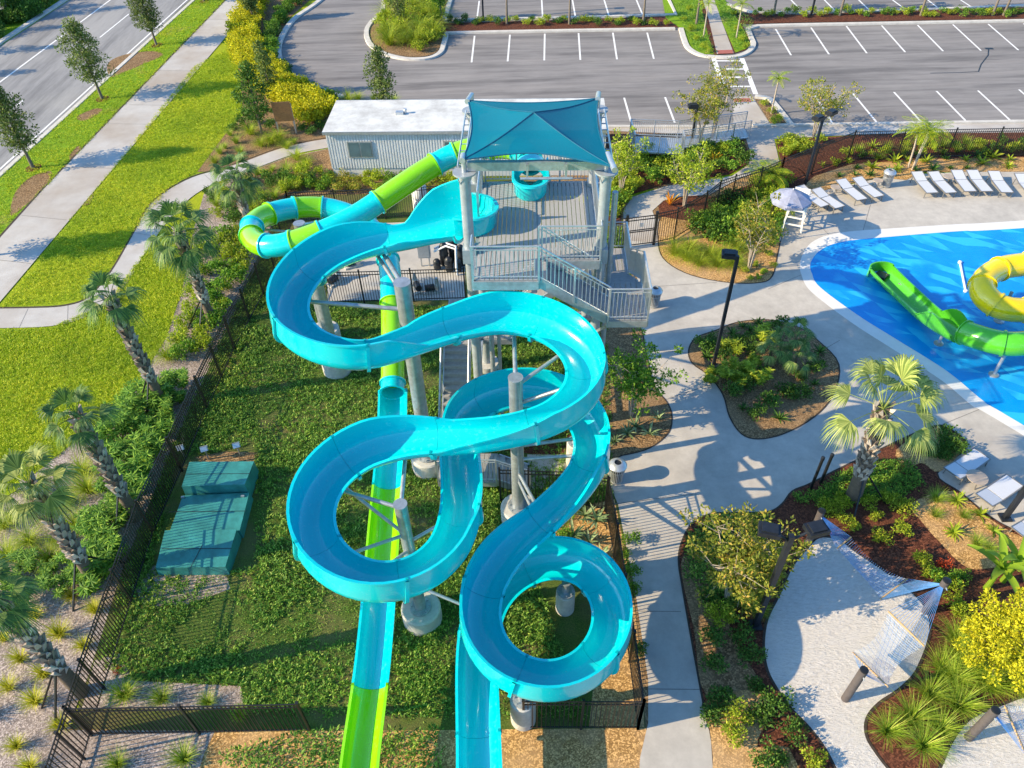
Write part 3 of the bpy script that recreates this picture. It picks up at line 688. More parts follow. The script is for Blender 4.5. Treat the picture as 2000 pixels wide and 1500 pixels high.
def PX(p):
    v = Vector(p)-Vector((0, 0, CAMH)); d = v.dot(_f)
    return (1000+FPX*v.dot(RT)/d, 750-FPX*v.dot(UP)/d)
up_b = bp[:round(bw[22])]; mid_b = bp[round(bw[19]):round(bw[34])]; low_b = bp[round(bw[33]):]
B1 = P(826, 1208); T1 = PV(B1, 985)
column(B1, T1, .175, 'galvanised column inside the left turquoise loop, round concrete base showing below the loop', [(T1-.15, near(mid_b, (640, 940)), .06), (T1-1.3, near(mid_b, (640, 930)), .05), (T1-.1, near(mid_b, (790, 858)), .06), (T1-1.3, near(mid_b, (650, 1090)), .05), (T1-1.7, near(mid_b, (900, 990)), .05), (T1-2.0, near(mid_b, (700, 1120)), .05), (T1-2.2, near(mid_b, (860, 1080)), .05), (1.9, near(low_b, (945, 1200)), .05)])
B2 = P(838, 912); T2 = PV(B2, 552)
column(B2, T2, .25, 'thickest and tallest galvanised column beside the tube slide', [(T2-.1, near(up_b, (740, 468)), .08), (T2-.5, near(up_b, (735, 470)), .06), (T2-1.0, near(up_b, (572, 580)), .07), (T2-2.0, near(up_b, (690, 684)), .05), (T2-1.9, near(up_b, (700, 684)), .05)])
B3 = P(1013, 1012); T3 = PV(B3, 738)
column(B3, T3, .21, 'galvanised column in the middle of the right turquoise loop', [(T3-.05, near(up_b, (1010, 620)), .07), (T3-.3, near(up_b, (1110, 670)), .06), (T3-1.0, near(up_b, (1140, 740)), .06), (T3-1.6, near(up_b, (1100, 795)), .05), (T3-3.0, near(low_b, (1150, 850)), .06), (T3-3.6, near(low_b, (1150, 890)), .06), (T3-4.2, near(low_b, (1060, 1010)), .06), (T3-4.6, near(low_b, (1050, 1020)), .05)])
B4 = P(660, 722); T4 = PV(B4, 508)
column(B4, T4, .23, 'galvanised column at the left outer curve, its concrete base peeping out below the slide', [(T4-.15, near(up_b, (655, 492)), .07), (T4-.9, near(up_b, (580, 560)), .05)])
ctr = sum((tp[round(wv(k))] for k in (10, 12, 13, 14, 16, 17)), Vector())/6
column(Vector((ctr.x+.4, ctr.y+.1, 0)), 6.05, .22, 'capped galvanised column inside the tube slide ring', [(5.9, near(tp, (650, 409), .45), .06), (5.7, near(tp, (560, 478), .45), .06), (5.6, near(tp, (505, 430), .45), .05)])
column(P(1103, 1188), 1.5, .12, 'short stub column with pale base inside the round bottom loop', [(1.4, near(low_b, (1110, 1100)), .05)], .3, 1.0)
column(P(1022, 1404), 2.2, .14, 'short column on a tall pale concrete base at the front of the bottom loop', [(2.1, near(low_b, (1040, 1322)), .06)], .36, 1.35)
column(P(1122, 905), 3.2, .14, 'short column on a pale base below the right side of the lower flume', [(3.1, near(low_b, (1150, 900)), .06)], .33, 1.2)

# ------------------------------------------------------------------ tower
TA = R(-2.2)                                                          # the tower stands square to the car park
ZD = 8.7
c0 = P(930, 490, ZD); cR = P(1170, 490, ZD)
ex = Vector((math.cos(TA), math.sin(TA), 0)); ey = Vector((-math.sin(TA), math.cos(TA), 0))
TW = (cR-c0).dot(ex)
def T(a, b, z=0): return Vector((c0.x, c0.y, 0)) + ex*a + ey*b + Vector((0, 0, z))     # a to the right, b away from the camera, from the front left column
tower = thing('slide_tower', 'galvanised slide tower with plank deck, stairs and picket railings', 'tower', tuple(T(TW/2, 2)))
FB, BB = -1.5, 4.3                                                    # front and back edge of the deck
RC = [0]
def rail(root, pts, h=1.15, posts=True, mt=ALU, name='railing', gap=.115, toe=True):
    """picket railing along a 3D line; every straight run is one panel"""
    for gi, (a, b) in enumerate(zip(pts, pts[1:])):
        RC[0] += 1; a, b = Vector(a), Vector(b); mb = MB(); L_ = (Vector((b.x-a.x, b.y-a.y, 0))).length; U = Vector((0, 0, 1))
        mb.tube([a+U*h, b+U*h], .028, 6); mb.tube([a+U*(h-.12), b+U*(h-.12)], .018, 6); mb.tube([a+U*.1, b+U*.1], .02, 6)
        n = max(1, int(L_/gap))
        for k in range(1, n):
            p = a.lerp(b, k/n); mb.bar(p+U*.1, p+U*(h-.12), .02)
        m_ = max(1, round(L_/1.4))
        for k in range(1 if gi else 0, m_+1):
            p = a.lerp(b, k/m_); w_ = .05+.0011*(RC[0] % 9); mb.bar(p+U*(-.12-.001*(RC[0] % 9)), p+U*(h+.001*(RC[0] % 9)), w_)
        mb.build(name, mt, root)
SX = P(1052, 540, ZD); sx = (SX-c0).dot(ex)                           # stairs leave the front edge here
# deck of separate planks running away from the camera
mb = MB(); n = 26; w = (TW-.1)/n
for k in range(n):
    a = .05+w*k; f_ = FB if a+w < sx else -.45; mb.box(T(a+w/2, (f_+BB)/2, ZD-.02), (w-.02, BB-f_, .04), TA)
mb.build('deck', DECK, tower)
mb = MB()
for a, b in ((T(0, FB, ZD-.2), T(sx, FB, ZD-.2)), (T(sx, -.45, ZD-.2), T(TW, -.45, ZD-.2)), (T(sx, FB, ZD-.2), T(sx, -.45, ZD-.2)), (T(0, BB, ZD-.2), T(TW, BB, ZD-.2)), (T(0, FB, ZD-.2), T(0, BB, ZD-.2)), (T(TW, -.45, ZD-.2), T(TW, BB, ZD-.2)), (T(0, .0, ZD-.22), T(TW, .0, ZD-.22)), (T(0, 4, ZD-.22), T(TW, 4, ZD-.22)), (T(TW/2, FB, ZD-.22), T(TW/2, BB, ZD-.22))): mb.bar(a, b, .12, .3)
mb.bar(T(0, .0, ZD-1.3), T(0, FB, ZD-.35), .09)
mb.bar(T(.2, FB, ZD-.35), T(1.4, .3, ZD-1.9), .08)
mb.build('deck_frame', GALV, tower)
ZT = 11.35
for a, b in ((-.2, .0), (TW+.05, .0), (-.2, 4.05), (TW+.05, 4.05)):
    p = T(a, b)
    mb = MB(); mb.tube([p, p+Vector((0, 0, ZT))], .165, 18); mb.lathe(p, [(.34, ZT), (.34, ZT+.05)], 20)
    for k in range(4):
        q = R(45+90*k); d = Vector((math.cos(q), math.sin(q), 0)); mb.bar(p+d*.16+Vector((0, 0, ZT-.3)), p+d*.3+Vector((0, 0, ZT-.02)), .02, .02)
    mb.box(p+Vector((0, 0, ZD-.1)), (.42, .42, .5), TA); mb.build('column', STEELB, tower, smooth=40)
    MB().lathe(p, [(.5, -.02), (.5, .4)], 20).build('pedestal', CONCP, tower, smooth=40)
mb = MB(); mb.tube([T(TW+.38, .2), T(TW+.38, .2, 10.6)], .09, 10); mb.tube([T(.35, -.1), T(.35, -.1, ZD-.3)], .09, 10); mb.tube([T(.6, .0), T(.6, .0, ZD-.3)], .07, 10); mb.build('drain_pipe', GALV, tower, smooth=40)
mb = MB(); mb.bar(T(-.1, .05, ZT+.2), T(TW, .05, ZT+.2), .16, .26); mb.tube([T(1.4, -.12, ZT-.12), T(2.9, -.12, ZT-.12)], .045, 8)
for a in (1.6, 2.7): mb.bar(T(a, -.08, ZT-.12), T(a, -.08, ZT+.3), .06)
mb.build('crossbeam', GALV, tower)
for s_ in (-.2, TW+.05): MB().bar(T(s_, .1, ZT-.5), T(s_, 4, ZT-.5), .1, .2).build('brace', GALV, tower)
for z in (3.0, 6.0):
    mb = MB(); mb.bar(T(-.2, .0, z), T(TW, .0, z), .1); mb.bar(T(-.2, 4.05, z), T(TW, 4.05, z), .1); mb.bar(T(-.2, 0, z), T(-.2, 4, z), .1); mb.bar(T(TW, 0, z), T(TW, 4, z), .1); mb.build('brace', GALV, tower)
U = lambda a, b: T(a, b, ZD)
rail(tower, [U(.0, FB), U(sx, FB)]); rail(tower, [U(-.02, FB), U(-.02, -.9)])
rail(tower, [U(sx, -.45), U(TW, -.45)]); rail(tower, [U(TW, -.45), U(TW, 3.9)]); rail(tower, [U(.0, 1.6), U(.0, BB)])
rail(tower, [U(.1, BB), U(1.2, BB)]); rail(tower, [U(2.7, BB), U(TW, BB)])
# first flight: along the front, down to the right landing
ZL = 7.25; LX0 = (P(1186, 610, ZL)-c0).dot(ex); LX1 = (P(1262, 610, ZL)-c0).dot(ex)
def flight(a, b, width, side, steps):
    """treads between a (top) and b (foot); side is the direction across"""
    a, b = Vector(a), Vector(b); tr = MB()
    d = Vector((b.x-a.x, b.y-a.y, 0)); run = d.length/steps; d.normalize(); ang = math.atan2(d.y, d.x)
    for k in range(steps):
        p = a.lerp(b, (k+.5)/steps); tr.box(p+side*width/2, (run*1.04, width-.06, .04), ang)
        tr.box(p+side*width/2+d*run*.5+Vector((0, 0, -(a.z-b.z)/steps/2)), (.015, width-.06, (a.z-b.z)/steps), ang)
    for o_ in (0, width): MB().bar(a+side*o_+Vector((0, 0, -.12)), b+side*o_+Vector((0, 0, -.12)), .06, .3).build('stringer', GALV, tower)
    tr.build('treads', TREAD, tower)
flight(T(sx, FB+.02, ZD), T(LX0, FB+.02, ZL), 1.05, ey, 8)
rail(tower, [T(sx, FB, ZD), T(LX0, FB, ZL)]); rail(tower, [T(sx+.1, -.42, ZD), T(LX0-.2, -.42, ZL+.1)])
def landing(x0, x1, y0, y1, z):
    mb = MB(); n = max(2, int((x1-x0)/.16)); w = (x1-x0)/n
    for k in range(n): mb.box(T(x0+w*(k+.5), (y0+y1)/2, z-.02), (w-.015, y1-y0, .04), TA)
    mb.build('landing', TREAD, tower)
    mb = MB()
    for a, b in ((T(x0, y0, z-.17), T(x1, y0, z-.17)), (T(x0, y1, z-.17), T(x1, y1, z-.17)), (T(x0, y0, z-.17), T(x0, y1, z-.17)), (T(x1, y0, z-.17), T(x1, y1, z-.17))): mb.bar(a, b, .07, .24)
    mb.build('landing_frame', GALV, tower)
LY0 = FB-.1
landing(LX0, LX1, LY0, .35, ZL)
rail(tower, [T(LX0, LY0, ZL), T(LX1, LY0, ZL), T(LX1, .35, ZL)])
mb = MB(); mb.bar(T(LX0+.1, LY0+.1, ZL-.25), T(TW, .3, ZL-2.2), .09); mb.bar(T(LX1-.1, .3, ZL-.2), T(TW, .3, ZL-1.8), .09); mb.build('landing_brace', GALV, tower)
# second flight goes back along the right side, the others round the back
flight(T(LX0+.1, .35, ZL), T(LX0+.1, 3.2, 5.5), 1.0, ex, 10)
rail(tower, [T(LX1, .35, ZL), T(LX1, 3.2, 5.5)]); rail(tower, [T(LX0+.08, .35, ZL), T(LX0+.08, 3.2, 5.5)])
landing(LX0, LX1, 3.2, 4.9, 5.5)
rail(tower, [T(LX1, 3.2, 5.5), T(LX1, 4.9, 5.5), T(LX0, 4.9, 5.5)])
flight(T(LX0, 3.8, 5.5), T(1.0, 3.8, 3.1), 1.0, ey, 13); rail(tower, [T(LX0, 4.85, 5.5), T(1.0, 4.85, 3.1)])
fx = (P(893, 700, 2.6)-c0).dot(ex)
landing(fx-.5, 1.0, 2.4, 4.9, 3.1)
flight(T(fx+.5, 2.4, 3.1), T(fx+.5, -1.3, .62), 1.0, -ex, 15)
mb = MB()
for s_ in (-.52, .52):
    mb.tube([T(fx+s_, 2.4, 4.1), T(fx+s_, -1.3, 1.62)], .045, 8)
    for k in range(5): mb.bar(T(fx+s_, 2.4-3.7*k/4, 3.1-2.48*k/4), T(fx+s_, 2.4-3.7*k/4, 4.1-2.48*k/4), .05)
mb.build('handrail', GALV, tower)
landing(fx-.5, fx+1.6, -2.6, -1.3, .62)
rail(tower, [T(fx-.5, -2.6, .62), T(fx+1.6, -2.6, .62)])
flight(T(fx+1.6, -2.55, .62), T(fx+2.7, -2.55, .05), 1.2, ey, 4); rail(tower, [T(fx+1.6, -2.6, .62), T(fx+2.8, -2.6, .05)])

# ------------------------------------------------------------------ shade sail
sail = thing('shade_canopy', 'blue four point shade sail stretched over the tower deck', 'shade canopy', tuple(T(TW/2, 2, ZT)))
K = [P(903, 312, 11.95), P(1198, 326, 11.95), P(1168, 192, 12.0), P(914, 196, 11.95)]
pk = (K[0]+K[1]+K[2]+K[3])/4; pk = P(1042, 220, 12.45)
mb = MB(); NS = 14
def sailpt(c_, d_, s_, t):
    """s along the edge from c_ to d_, t from the edge (0) to the peak (1)"""
    e = c_.lerp(d_, s_); mid = (K[0]+K[1]+K[2]+K[3])/4
    q_ = 1-(2*s_-1)**2; fr_ = (c_-K[0]).length+(d_-K[1]).length < .01
    e = e.lerp(mid, (.26 if fr_ else .09)*q_); e.z = c_.lerp(d_, s_).z + (.02 if fr_ else -.03)*q_
    return e.lerp(pk, t) - Vector((0, 0, .10*math.sin(math.pi*t)*(1-t*.3)))
for k in range(4):
    a, b = K[k], K[(k+1) % 4]
    mb.cur = 0
    loft(mb, [[sailpt(a, b, i/NS, j/NS) for i in range(NS+1)] for j in range(NS+1)], False)
mb.build('fabric', SAIL, sail, smooth=25)
mb = MB()
for k in range(4):
    a, b = K[k], K[(k+1) % 4]; mb.tube([sailpt(a, b, i/NS, 0) for i in range(NS+1)], .022, 6)
    mb.tube([K[k].lerp(pk, j/8)-Vector((0, 0, .10*math.sin(math.pi*j/8)*(1-j/8*.3)-.01)) for j in range(9)], .016, 5)
mb.build('edge_cable', plain('dark_blue_webbing', (.0, .10, .18), .7), sail)
for (a, b), k in (((-.2, 0), K[0]), ((TW+.05, 0), K[1]), ((TW+.05, 4.05), K[2]), ((-.2, 4.05), K[3])):
    p = T(a, b, ZT+.05); mb = MB(); mb.tube([p, p+Vector((0, 0, .55))], .075, 10); q = p+Vector((0, 0, .5)); mb.tube([q, k+(k-q)*.25], .085, 10); mb.build('mast', ALU, sail, smooth=40)
for s_ in (-.3, TW+.15):
    mb = MB()
    for o_ in (-.1, .1): mb.tube([T(s_+o_, .2, ZT+.1), T(s_+o_, 3.9, ZT+.1)], .03, 6)
    for k in range(9): mb.tube([T(s_-.1, .3+.43*k, ZT+.1), T(s_+.1, .3+.43*k, ZT+.1)], .02, 5)
    mb.build('side_truss', ALU, sail)
# ------------------------------------------------------------------ fences
def fence(label, top, h=1.83, group='black picket fences', gap=.12, closed_posts=True):
    pts = [P(a, b, h) for a, b in top]; pts = [Vector((p.x, p.y, 0)) for p in pts]
    t = thing('picket_fence', label, 'fence', tuple(pts[0]), 0, group); Uz = Vector((0, 0, 1))
    posts = [pts[0]]
    for a, b in zip(pts, pts[1:]):
        L_ = (b-a).length; nb = max(1, round(L_/2.4))
        for k in range(nb):
            p, q = a.lerp(b, k/nb), a.lerp(b, (k+1)/nb); mb = MB(); l = (q-p).length
            for z in (h-.03, h-.2, .15): mb.bar(p+Uz*z, q+Uz*z, .03, .035)
            n = max(1, int(l/gap))
            for j in range(1, n): r_ = p.lerp(q, j/n); mb.bar(r_+Uz*.08, r_+Uz*(h-.03), .023)
            mb.build('picket_panel', BLACK, t); posts.append(q)
    for p in posts:
        mb = MB().box(p+Uz*(h/2+.02), (.065, .065, h+.08)); mb.box(p+Uz*(h+.07), (.08, .08, .025)); mb.build('post', BLACK, t)
    return t
fence('long black picket fence running diagonally between the lawn bed and the slide yard', [(558, 376), (497, 515), (437, 620), (380, 737), (325, 857), (265, 980), (217, 1115), (155, 1290), (126, 1382), (110, 1432), (87, 1500), (60, 1570)])
fence('black picket fence along the bottom of the slide yard, joining the diagonal one', [(126, 1384), (350, 1380), (580, 1375)])
fence('short black picket fence beside the tall pale base of the bottom loop', [(1022, 1370), (1140, 1370), (1258, 1370)])
fence('black picket fence seen edge on along the left of the grey walkway', [(1258, 1370), (1240, 1235), (1207, 1025), (1190, 936)])
fence('black picket fence behind the turquoise slide next to the lower stair landing', [(975, 917), (1032, 919), (1108, 921), (1188, 934)])
fence('black picket fence behind the tube slide in front of the trailer', [(558, 376), (650, 372), (745, 369), (900, 360), (1000, 352)])
fence('black picket fence in front of the pump yard under the tower', [(610, 532), (700, 530), (800, 527), (905, 524)])
fence('curved black picket fence climbing from the gate to the small green palms', [(1284, 417), (1325, 408), (1382, 375), (1409, 353), (1438, 343), (1490, 328), (1532, 310)])
fence('black picket fence above the row of pool loungers beside the car park sidewalk', [(1532, 310), (1600, 283), (1672, 257), (1770, 254), (1870, 252), (1960, 250), (2060, 248)])
g0, g1 = P(1226, 424, 1.83), P(1284, 417, 1.83); g0.z = g1.z = 0
gate = thing('picket_gate', 'black picket gate with a mid rail across the path right of the tower', 'gate', tuple(g0))
mb = MB(); Uz = Vector((0, 0, 1))
for z in (1.75, 1.58, 1.0, .9, .15): mb.bar(g0+Uz*z, g1+Uz*z, .04)
n = int((g1-g0).length/.115)
for k in range(1, n): p = g0.lerp(g1, k/n); mb.bar(p+Uz*.15, p+Uz*1.75, .017)
mb.build('gate_leaf', BLACK, gate)
for p in (g0, g1): MB().box(p+Uz*.97, (.13, .13, 1.94)).build('post', BLACK, gate)
MB().box(g0.lerp(g1, .5)+Uz*1.3+Vector((0, -.04, 0)), (.2, .02, .2)).build('sign_plate', ALU, gate)
g2 = P(1203, 432, 1.83); g2.z = 0
MBf = fence('short stub of black picket fence between the tower and the gate', [(1200, 432), (1226, 424)])

# ------------------------------------------------------------------ white trailer with its ramp
A0, A1 = P(652, 346), P(1178, 343); dx = (A1-A0).normalized(); dy = Vector((-dx.y, dx.x, 0)); LEN = (A1-A0).length; DEP = 3.9; HT = 2.75
tr = thing('office_trailer', 'long white trailer with ribbed metal walls and a flat white roof behind the tower', 'trailer', tuple(A0))
Q = lambda a, b, z=0: A0 + dx*a + dy*b + Vector((0, 0, z)); ang = math.atan2(dx.y, dx.x)
mb = MB(); mb.box(Q(LEN/2, DEP/2, .35), (LEN-.1, DEP-.1, .7), ang); mb.build('skirting', SIDING, tr)
mb = MB()
nr = int(LEN/.16)
prof = []
for k in range(nr):
    a = LEN*k/nr; w_ = LEN/nr; prof += [(a, 0), (a+w_*.45, 0), (a+w_*.6, .035), (a+w_*.85, .035)]
prof.append((LEN, 0))
mb.add([Q(a, b, z) for z in (.55, HT) for a, b in prof], [(i, i+1, len(prof)+i+1, len(prof)+i) for i in range(len(prof)-1)])
ns = int(DEP/.16); prs = []
for k in range(ns):
    b = DEP*k/ns; w_ = DEP/ns; prs += [(b, 0), (b+w_*.45, 0), (b+w_*.6, .035), (b+w_*.85, .035)]
prs.append((DEP, 0))
for aa, sg in ((0, 1), (LEN, -1)):
    mb.add([Q(aa+sg*o_, b, z) for z in (.55, HT) for b, o_ in prs], [(i, i+1, len(prs)+i+1, len(prs)+i) for i in range(len(prs)-1)])
mb.box(Q(LEN/2, DEP, (HT+.55)/2), (LEN, .04, HT-.55), ang)
mb.build('wall', SIDING, tr)
mb = MB(); mb.box(Q(LEN/2, DEP/2, HT+.06), (LEN+.24, DEP+.3, .12), ang)
rf = mb.build('roof', ROOF, tr)
mb = MB()
for s_ in (-.165, DEP+.165): mb.box(Q(LEN/2, s_, HT+.04), (LEN+.24, .03, .18), ang)
mb.build('roof_trim', ALU, rf)
for a in (4.0, 8.3):
    mb = MB(); mb.box(Q(a, 2.1, HT+.2), (.45, .3, .16), ang); mb.lathe(Q(a+.32, 2.2, HT+.12), [(.07, 0), (.07, .2), (.11, .2), (.11, .26)], 10); mb.build('roof_vent', ALU, rf)
mb = MB(); mb.lathe(Q(10.3, 2.3, HT+.12), [(.3, 0), (.3, .14), (.18, .25)], 16); mb.build('roof_vent', ALU, rf)
for a in (1.85, 7.4):
    mb = MB(); mb.box(Q(a, -.03, 1.75), (1.42, .06, .98), ang); w_ = mb.build('window', ALU, tr)
    for o_ in (-.34, .34): MB().box(Q(a+o_, -.065, 1.75), (.6, .02, .84), ang).build('pane', GLASS, w_)
mb = MB(); mb.box(Q(-.2, 2.3, 1.7), (.35, .8, .9), ang); mb.build('air_conditioner', ALU, tr)
mb = MB(); mb.box(Q(10.6, -.03, 1.55), (1.0, .05, 2.0), ang); mb.build('door', WHITE, tr)

ramp_t = thing('access_ramp', 'aluminium access ramp and landing with picket rails right of the trailer', 'ramp', tuple(P(1335, 292)))
f0, f1 = P(1238, 296, .75), P(1334, 300, .75); back = 2.0
mb = MB(); mb.prism([f0, f1, f1+Vector((.05, back, 0)), f0+Vector((.05, back, 0))], .65, .75)
for p in (f0, f1, f1+Vector((0, back, 0)), f0+Vector((0, back, 0))): mb.bar(p, Vector((p.x, p.y, 0)), .08)
mb.build('platform', ALU, ramp_t)
e0, e1 = f1+Vector((0, back*.35, 0)), f1+Vector((0, back, 0)); e2 = P(1462, 268, .1); r2, r3 = e2.copy(), e2+Vector((.05, 1.3, 0))
mb = MB(); mb.add([e0, r2, r3, e1]+[v-Vector((0, 0, .08)) for v in (e0, r2, r3, e1)], [(0, 1, 2, 3), (7, 6, 5, 4), (0, 4, 5, 1), (1, 5, 6, 2), (2, 6, 7, 3), (3, 7, 4, 0)]); mb.build('ramp_surface', ALU, ramp_t)
rail(ramp_t, [f0+Vector((0, back, 0)), f0, f1, e0, r2], 1.07, mt=ALU); rail(ramp_t, [f0+Vector((.05, back, 0)), e1, r3], 1.07, mt=ALU)
sb = P(562, 262)
sg = thing('sign_board', 'brown wooden board on two posts seen from behind beside the yellow hedge', 'sign', tuple(sb), R(4))
MB().box((0, 0, 1.5), (1.15, .05, 1.25)).build('board', SIGNM, sg, local=True)
for x in (-.55, .55): MB().box((x, .06, 1.0), (.1, .07, 2.0)).build('post', PALEBARK, sg, local=True)

# ------------------------------------------------------------------ pump yard and boxes
tk = P(823, 412)
t = thing('chemical_tank', 'white upright tank with a dark lid between the tube slide and the flume', 'tank', tuple(tk))
MB().lathe((0, 0, 0), [(.42, 0), (.42, .8), (.40, .82), (.42, .86), (.42, 1.45), (.30, 1.6), (.18, 1.62)], 24).build('body', WHITEP, t, local=True, smooth=40)
MB().lathe((0, 0, 1.6), [(.19, .02), (.19, .08), (.15, .1)], 16).build('lid', DARK, t, local=True, smooth=40)
t = thing('pump_filter_set', 'dark pool filters and valves standing on the slab left of the tower', 'pump', tuple(P(882, 520)))
for x, y, h, r_ in ((-.35, .2, 1.3, .22), (.1, .5, 1.5, .24), (.5, .1, 1.2, .2), (-.1, -.35, .8, .2), (.35, -.4, .7, .18), (-.7, -.2, .6, .18)):
    MB().lathe((x, y, 0), [(r_*.9, 0), (r_, .1), (r_, h*.45), (r_*1.08, h*.46), (r_*1.08, h*.5), (r_, h*.52), (r_, h*.8), (r_*.6, h*.95), (r_*.2, h)], 14).build('filter', DARK, t, local=True, smooth=40)
mb = MB()
for y in (.0, .25): mb.tube([(-.8, y, .9), (-.2, y, 1.2), (.3, y-.3, 1.2), (.3, y-.8, .5), (.3, y-.8, .05)], .055, 8)
mb.build('pipe', WHITEP, t, local=True, smooth=40)
for q, lab in (((655, 552), 'leftmost small pump seen under the left slide curve'), ((690, 520), 'small pump behind the pump yard fence left of the tube'), ((815, 565), 'small dark pump standing by the fence under the tall column'), ((845, 570), 'small dark pump right beside the one under the tall column')):
    t = thing('pool_pump', lab, 'pump', tuple(P(*q)), random.uniform(0, 3), 'pumps in the pump yard')
    MB().tube([(-.35, 0, .28), (.1, 0, .28)], .16, 12).build('motor', DARK, t, local=True, smooth=40)
    MB().lathe((.25, 0, .02), [(.18, 0), (.2, .3), (.14, .42), (.1, .55), (.06, .75)], 12).build('strainer', GALV, t, local=True, smooth=40)
    MB().box((0, 0, .06), (.9, .4, .1)).build('base', CONCP, t, local=True)
t = thing('control_cabinet', 'grey control cabinet on a stand in the pump yard', 'cabinet', tuple(P(832, 520)))
MB().box((0, 0, 1.0), (.6, .35, .8)).build('cabinet_body', STEELB, t, local=True)
MB().box((0, -.18, 1.0), (.5, .02, .7)).build('door', ALU, t, local=True)
for x in (-.2, .2): MB().box((x, 0, .3), (.06, .06, .6)).build('leg', GALV, t, local=True)

t = thing('pump_enclosure', 'dark green stepped metal enclosure lying in the yard left of the slides', 'utility box', tuple(P(385, 1110)))
def slab(top, zt, name, inset=.03):
    a = [P(x, y, z) for (x, y), z in zip(top, zt)]
    c = sum(a, Vector())/4; vs = a + [Vector((c.x+(p.x-c.x)*(1+inset), c.y+(p.y-c.y)*(1+inset), 0)) for p in a]
    mb = MB().add(vs, [(0, 1, 2, 3), (4, 5, 1, 0), (5, 6, 2, 1), (6, 7, 3, 2), (7, 4, 0, 3)]); return mb.build(name, BOXG, t)
slab([(355, 950), (478, 946), (496, 901), (370, 902)], (.8, .8, .72, .72), 'rear_lid')
slab([(332, 1036), (468, 1036), (487, 962), (357, 968)], (.42, .42, .42, .42), 'middle_lid')
slab([(304, 1109), (440, 1107), (462, 1034), (322, 1036)], (.46, .46, .56, .56), 'front_lid')
for (a_, b_, z_) in (((330, 1000), (480, 998), .425), ((316, 1072), (452, 1071), .515), ((363, 926), (488, 925), .765), ((410, 1036), (372, 1109), .515)):
    mb = MB(); strip(mb, P(*a_, z_), P(*b_, z_), .025, z_+.004); mb.build('lid_seam', DARK, t)
mb = MB()
for q in ((357, 971), (474, 969)): mb.box(P(q[0], q[1], .45), (.12, .06, .06))
mb.build('latch', GALV, t)
def floodlight(q, label):
    b = P(*q); t = thing('floodlight', label, 'floodlight', tuple(b), R(200), 'ground floodlights near the green enclosure')
    MB().tube([(0, 0, 0), (0, 0, .5)], .03, 8).build('stake', GALV, t, local=True)
    MB().box((0, 0, .62), (.26, .16, .2), M=Matrix.Rotation(R(35), 3, 'X')).build('lamp_head', ALU, t, local=True)
    MB().box((0, .1, .70), (.22, .02, .16), M=Matrix.Rotation(R(35), 3, 'X')).build('lens', ALU, t, local=True)
floodlight((362, 895), 'grey floodlight by the fence at the rear left of the green enclosure')
floodlight((470, 890), 'small floodlight at the rear right corner of the green enclosure')
floodlight((408, 897), 'small floodlight behind the middle of the green enclosure')

# ------------------------------------------------------------------ lamp posts, bollards, hammock posts
def lamp(q, top, label, heads, w=.12, hgt=None, group='black lamp posts'):
    b = P(*q); h = hgt or PV(b, top); t = thing('lamp_post', label, 'lamp post', tuple(b), 0, group)
    MB().bar((0, 0, 0), (0, 0, h), w).build('pole', DARK, t, local=True)
    MB().box((0, 0, .04), (w*2.4, w*2.4, .08)).build('base', DARK, t, local=True)
    for hx, hy in heads:
        mb = MB(); e = Vector((hx, hy, 0)); mb.tube([(0, 0, h-.25), e*.5+Vector((0, 0, h-.12)), e+Vector((0, 0, h))], .035, 8); mb.build('arm', DARK, t, local=True, smooth=40)
        M_ = Matrix.Rotation(math.atan2(hy, hx), 3, 'Z'); mb = MB(); mb.box(e*1.35+Vector((0, 0, h+.03)), (.58, .42, .16), M=M_); mb.box(e*1.35+Vector((0, 0, h+.13)), (.42, .32, .08), M=M_); hd = mb.build('lamp_head', DARK, t, local=True)
        MB().box(e*1.35+Vector((0, 0, h-.04)), (.38, .24, .02), M=M_).build('lens', WHITEP, hd, local=True)
    return t
lamp((1570, 368), 228, 'twin headed lamp post rising in front of the car park fence', [(-.25, -.15), (.4, .3)])
lamp((1393, 715), 500, 'single headed lamp post leaning over the walkway from the middle bed', [(-.22, .05)])
lamp((1475, 1222), 1046, 'twin headed lamp post beside the sand area by the yellow leaved tree', [(-.42, .12), (.52, .12)], .15)
lamp((1349, 288), 208, 'short lamp post at the access ramp', [(-.18, 0)])
lamp((1962, 1012), 940, 'lamp post at the right edge beside the shaded loungers', [(.4, .2)], .15, 5.0)
lamp((944, 40), 0, 'black lamp post in the strip between the parking rows', [(.4, 0)], .14, 6)
lamp((1584, 30), 0, 'black lamp post among the shrubs of the far parking strip', [(.4, 0)], .14, 6)
for q, tp_, lab in (((1583, 955), 893, 'left one of two thin black bollard posts at the palm bed'), ((1602, 945), 887, 'right one of two thin black bollard posts at the palm bed')):
    b = P(*q); h = PV(b, tp_); t = thing('bollard_post', lab, 'bollard', tuple(b), 0, 'pair of black bollard posts')
    MB().tube([(0, 0, 0), (0, 0, h)], .055, 12).build('shaft', BLACK, t, local=True, smooth=40)
    MB().lathe((0, 0, h), [(.065, -.12), (.065, 0), (.04, .02)], 12).build('cap', DARK, t, local=True, smooth=40)
def hpost(q, lab, h=1.85):
    b = P(*q); t = thing('hammock_post', lab, 'post', tuple(b), 0, 'hammock posts')
    MB().tube([(0, 0, -.05), (0, 0, h)], .115, 18).build('shaft', POSTM, t, local=True, smooth=40)
    MB().lathe((0, 0, h), [(.118, 0), (.118, .03), (.1, .04)], 18).build('cap', BLACK, t, local=True, smooth=40)
    MB().tube([(0, -.12, h-.2), (0, -.2, h-.22)], .02, 6).build('hook', GALV, t, local=True)
    return b + Vector((0, 0, h-.2))
h1 = hpost((1650, 1366), 'brown hammock post standing alone in the sand')
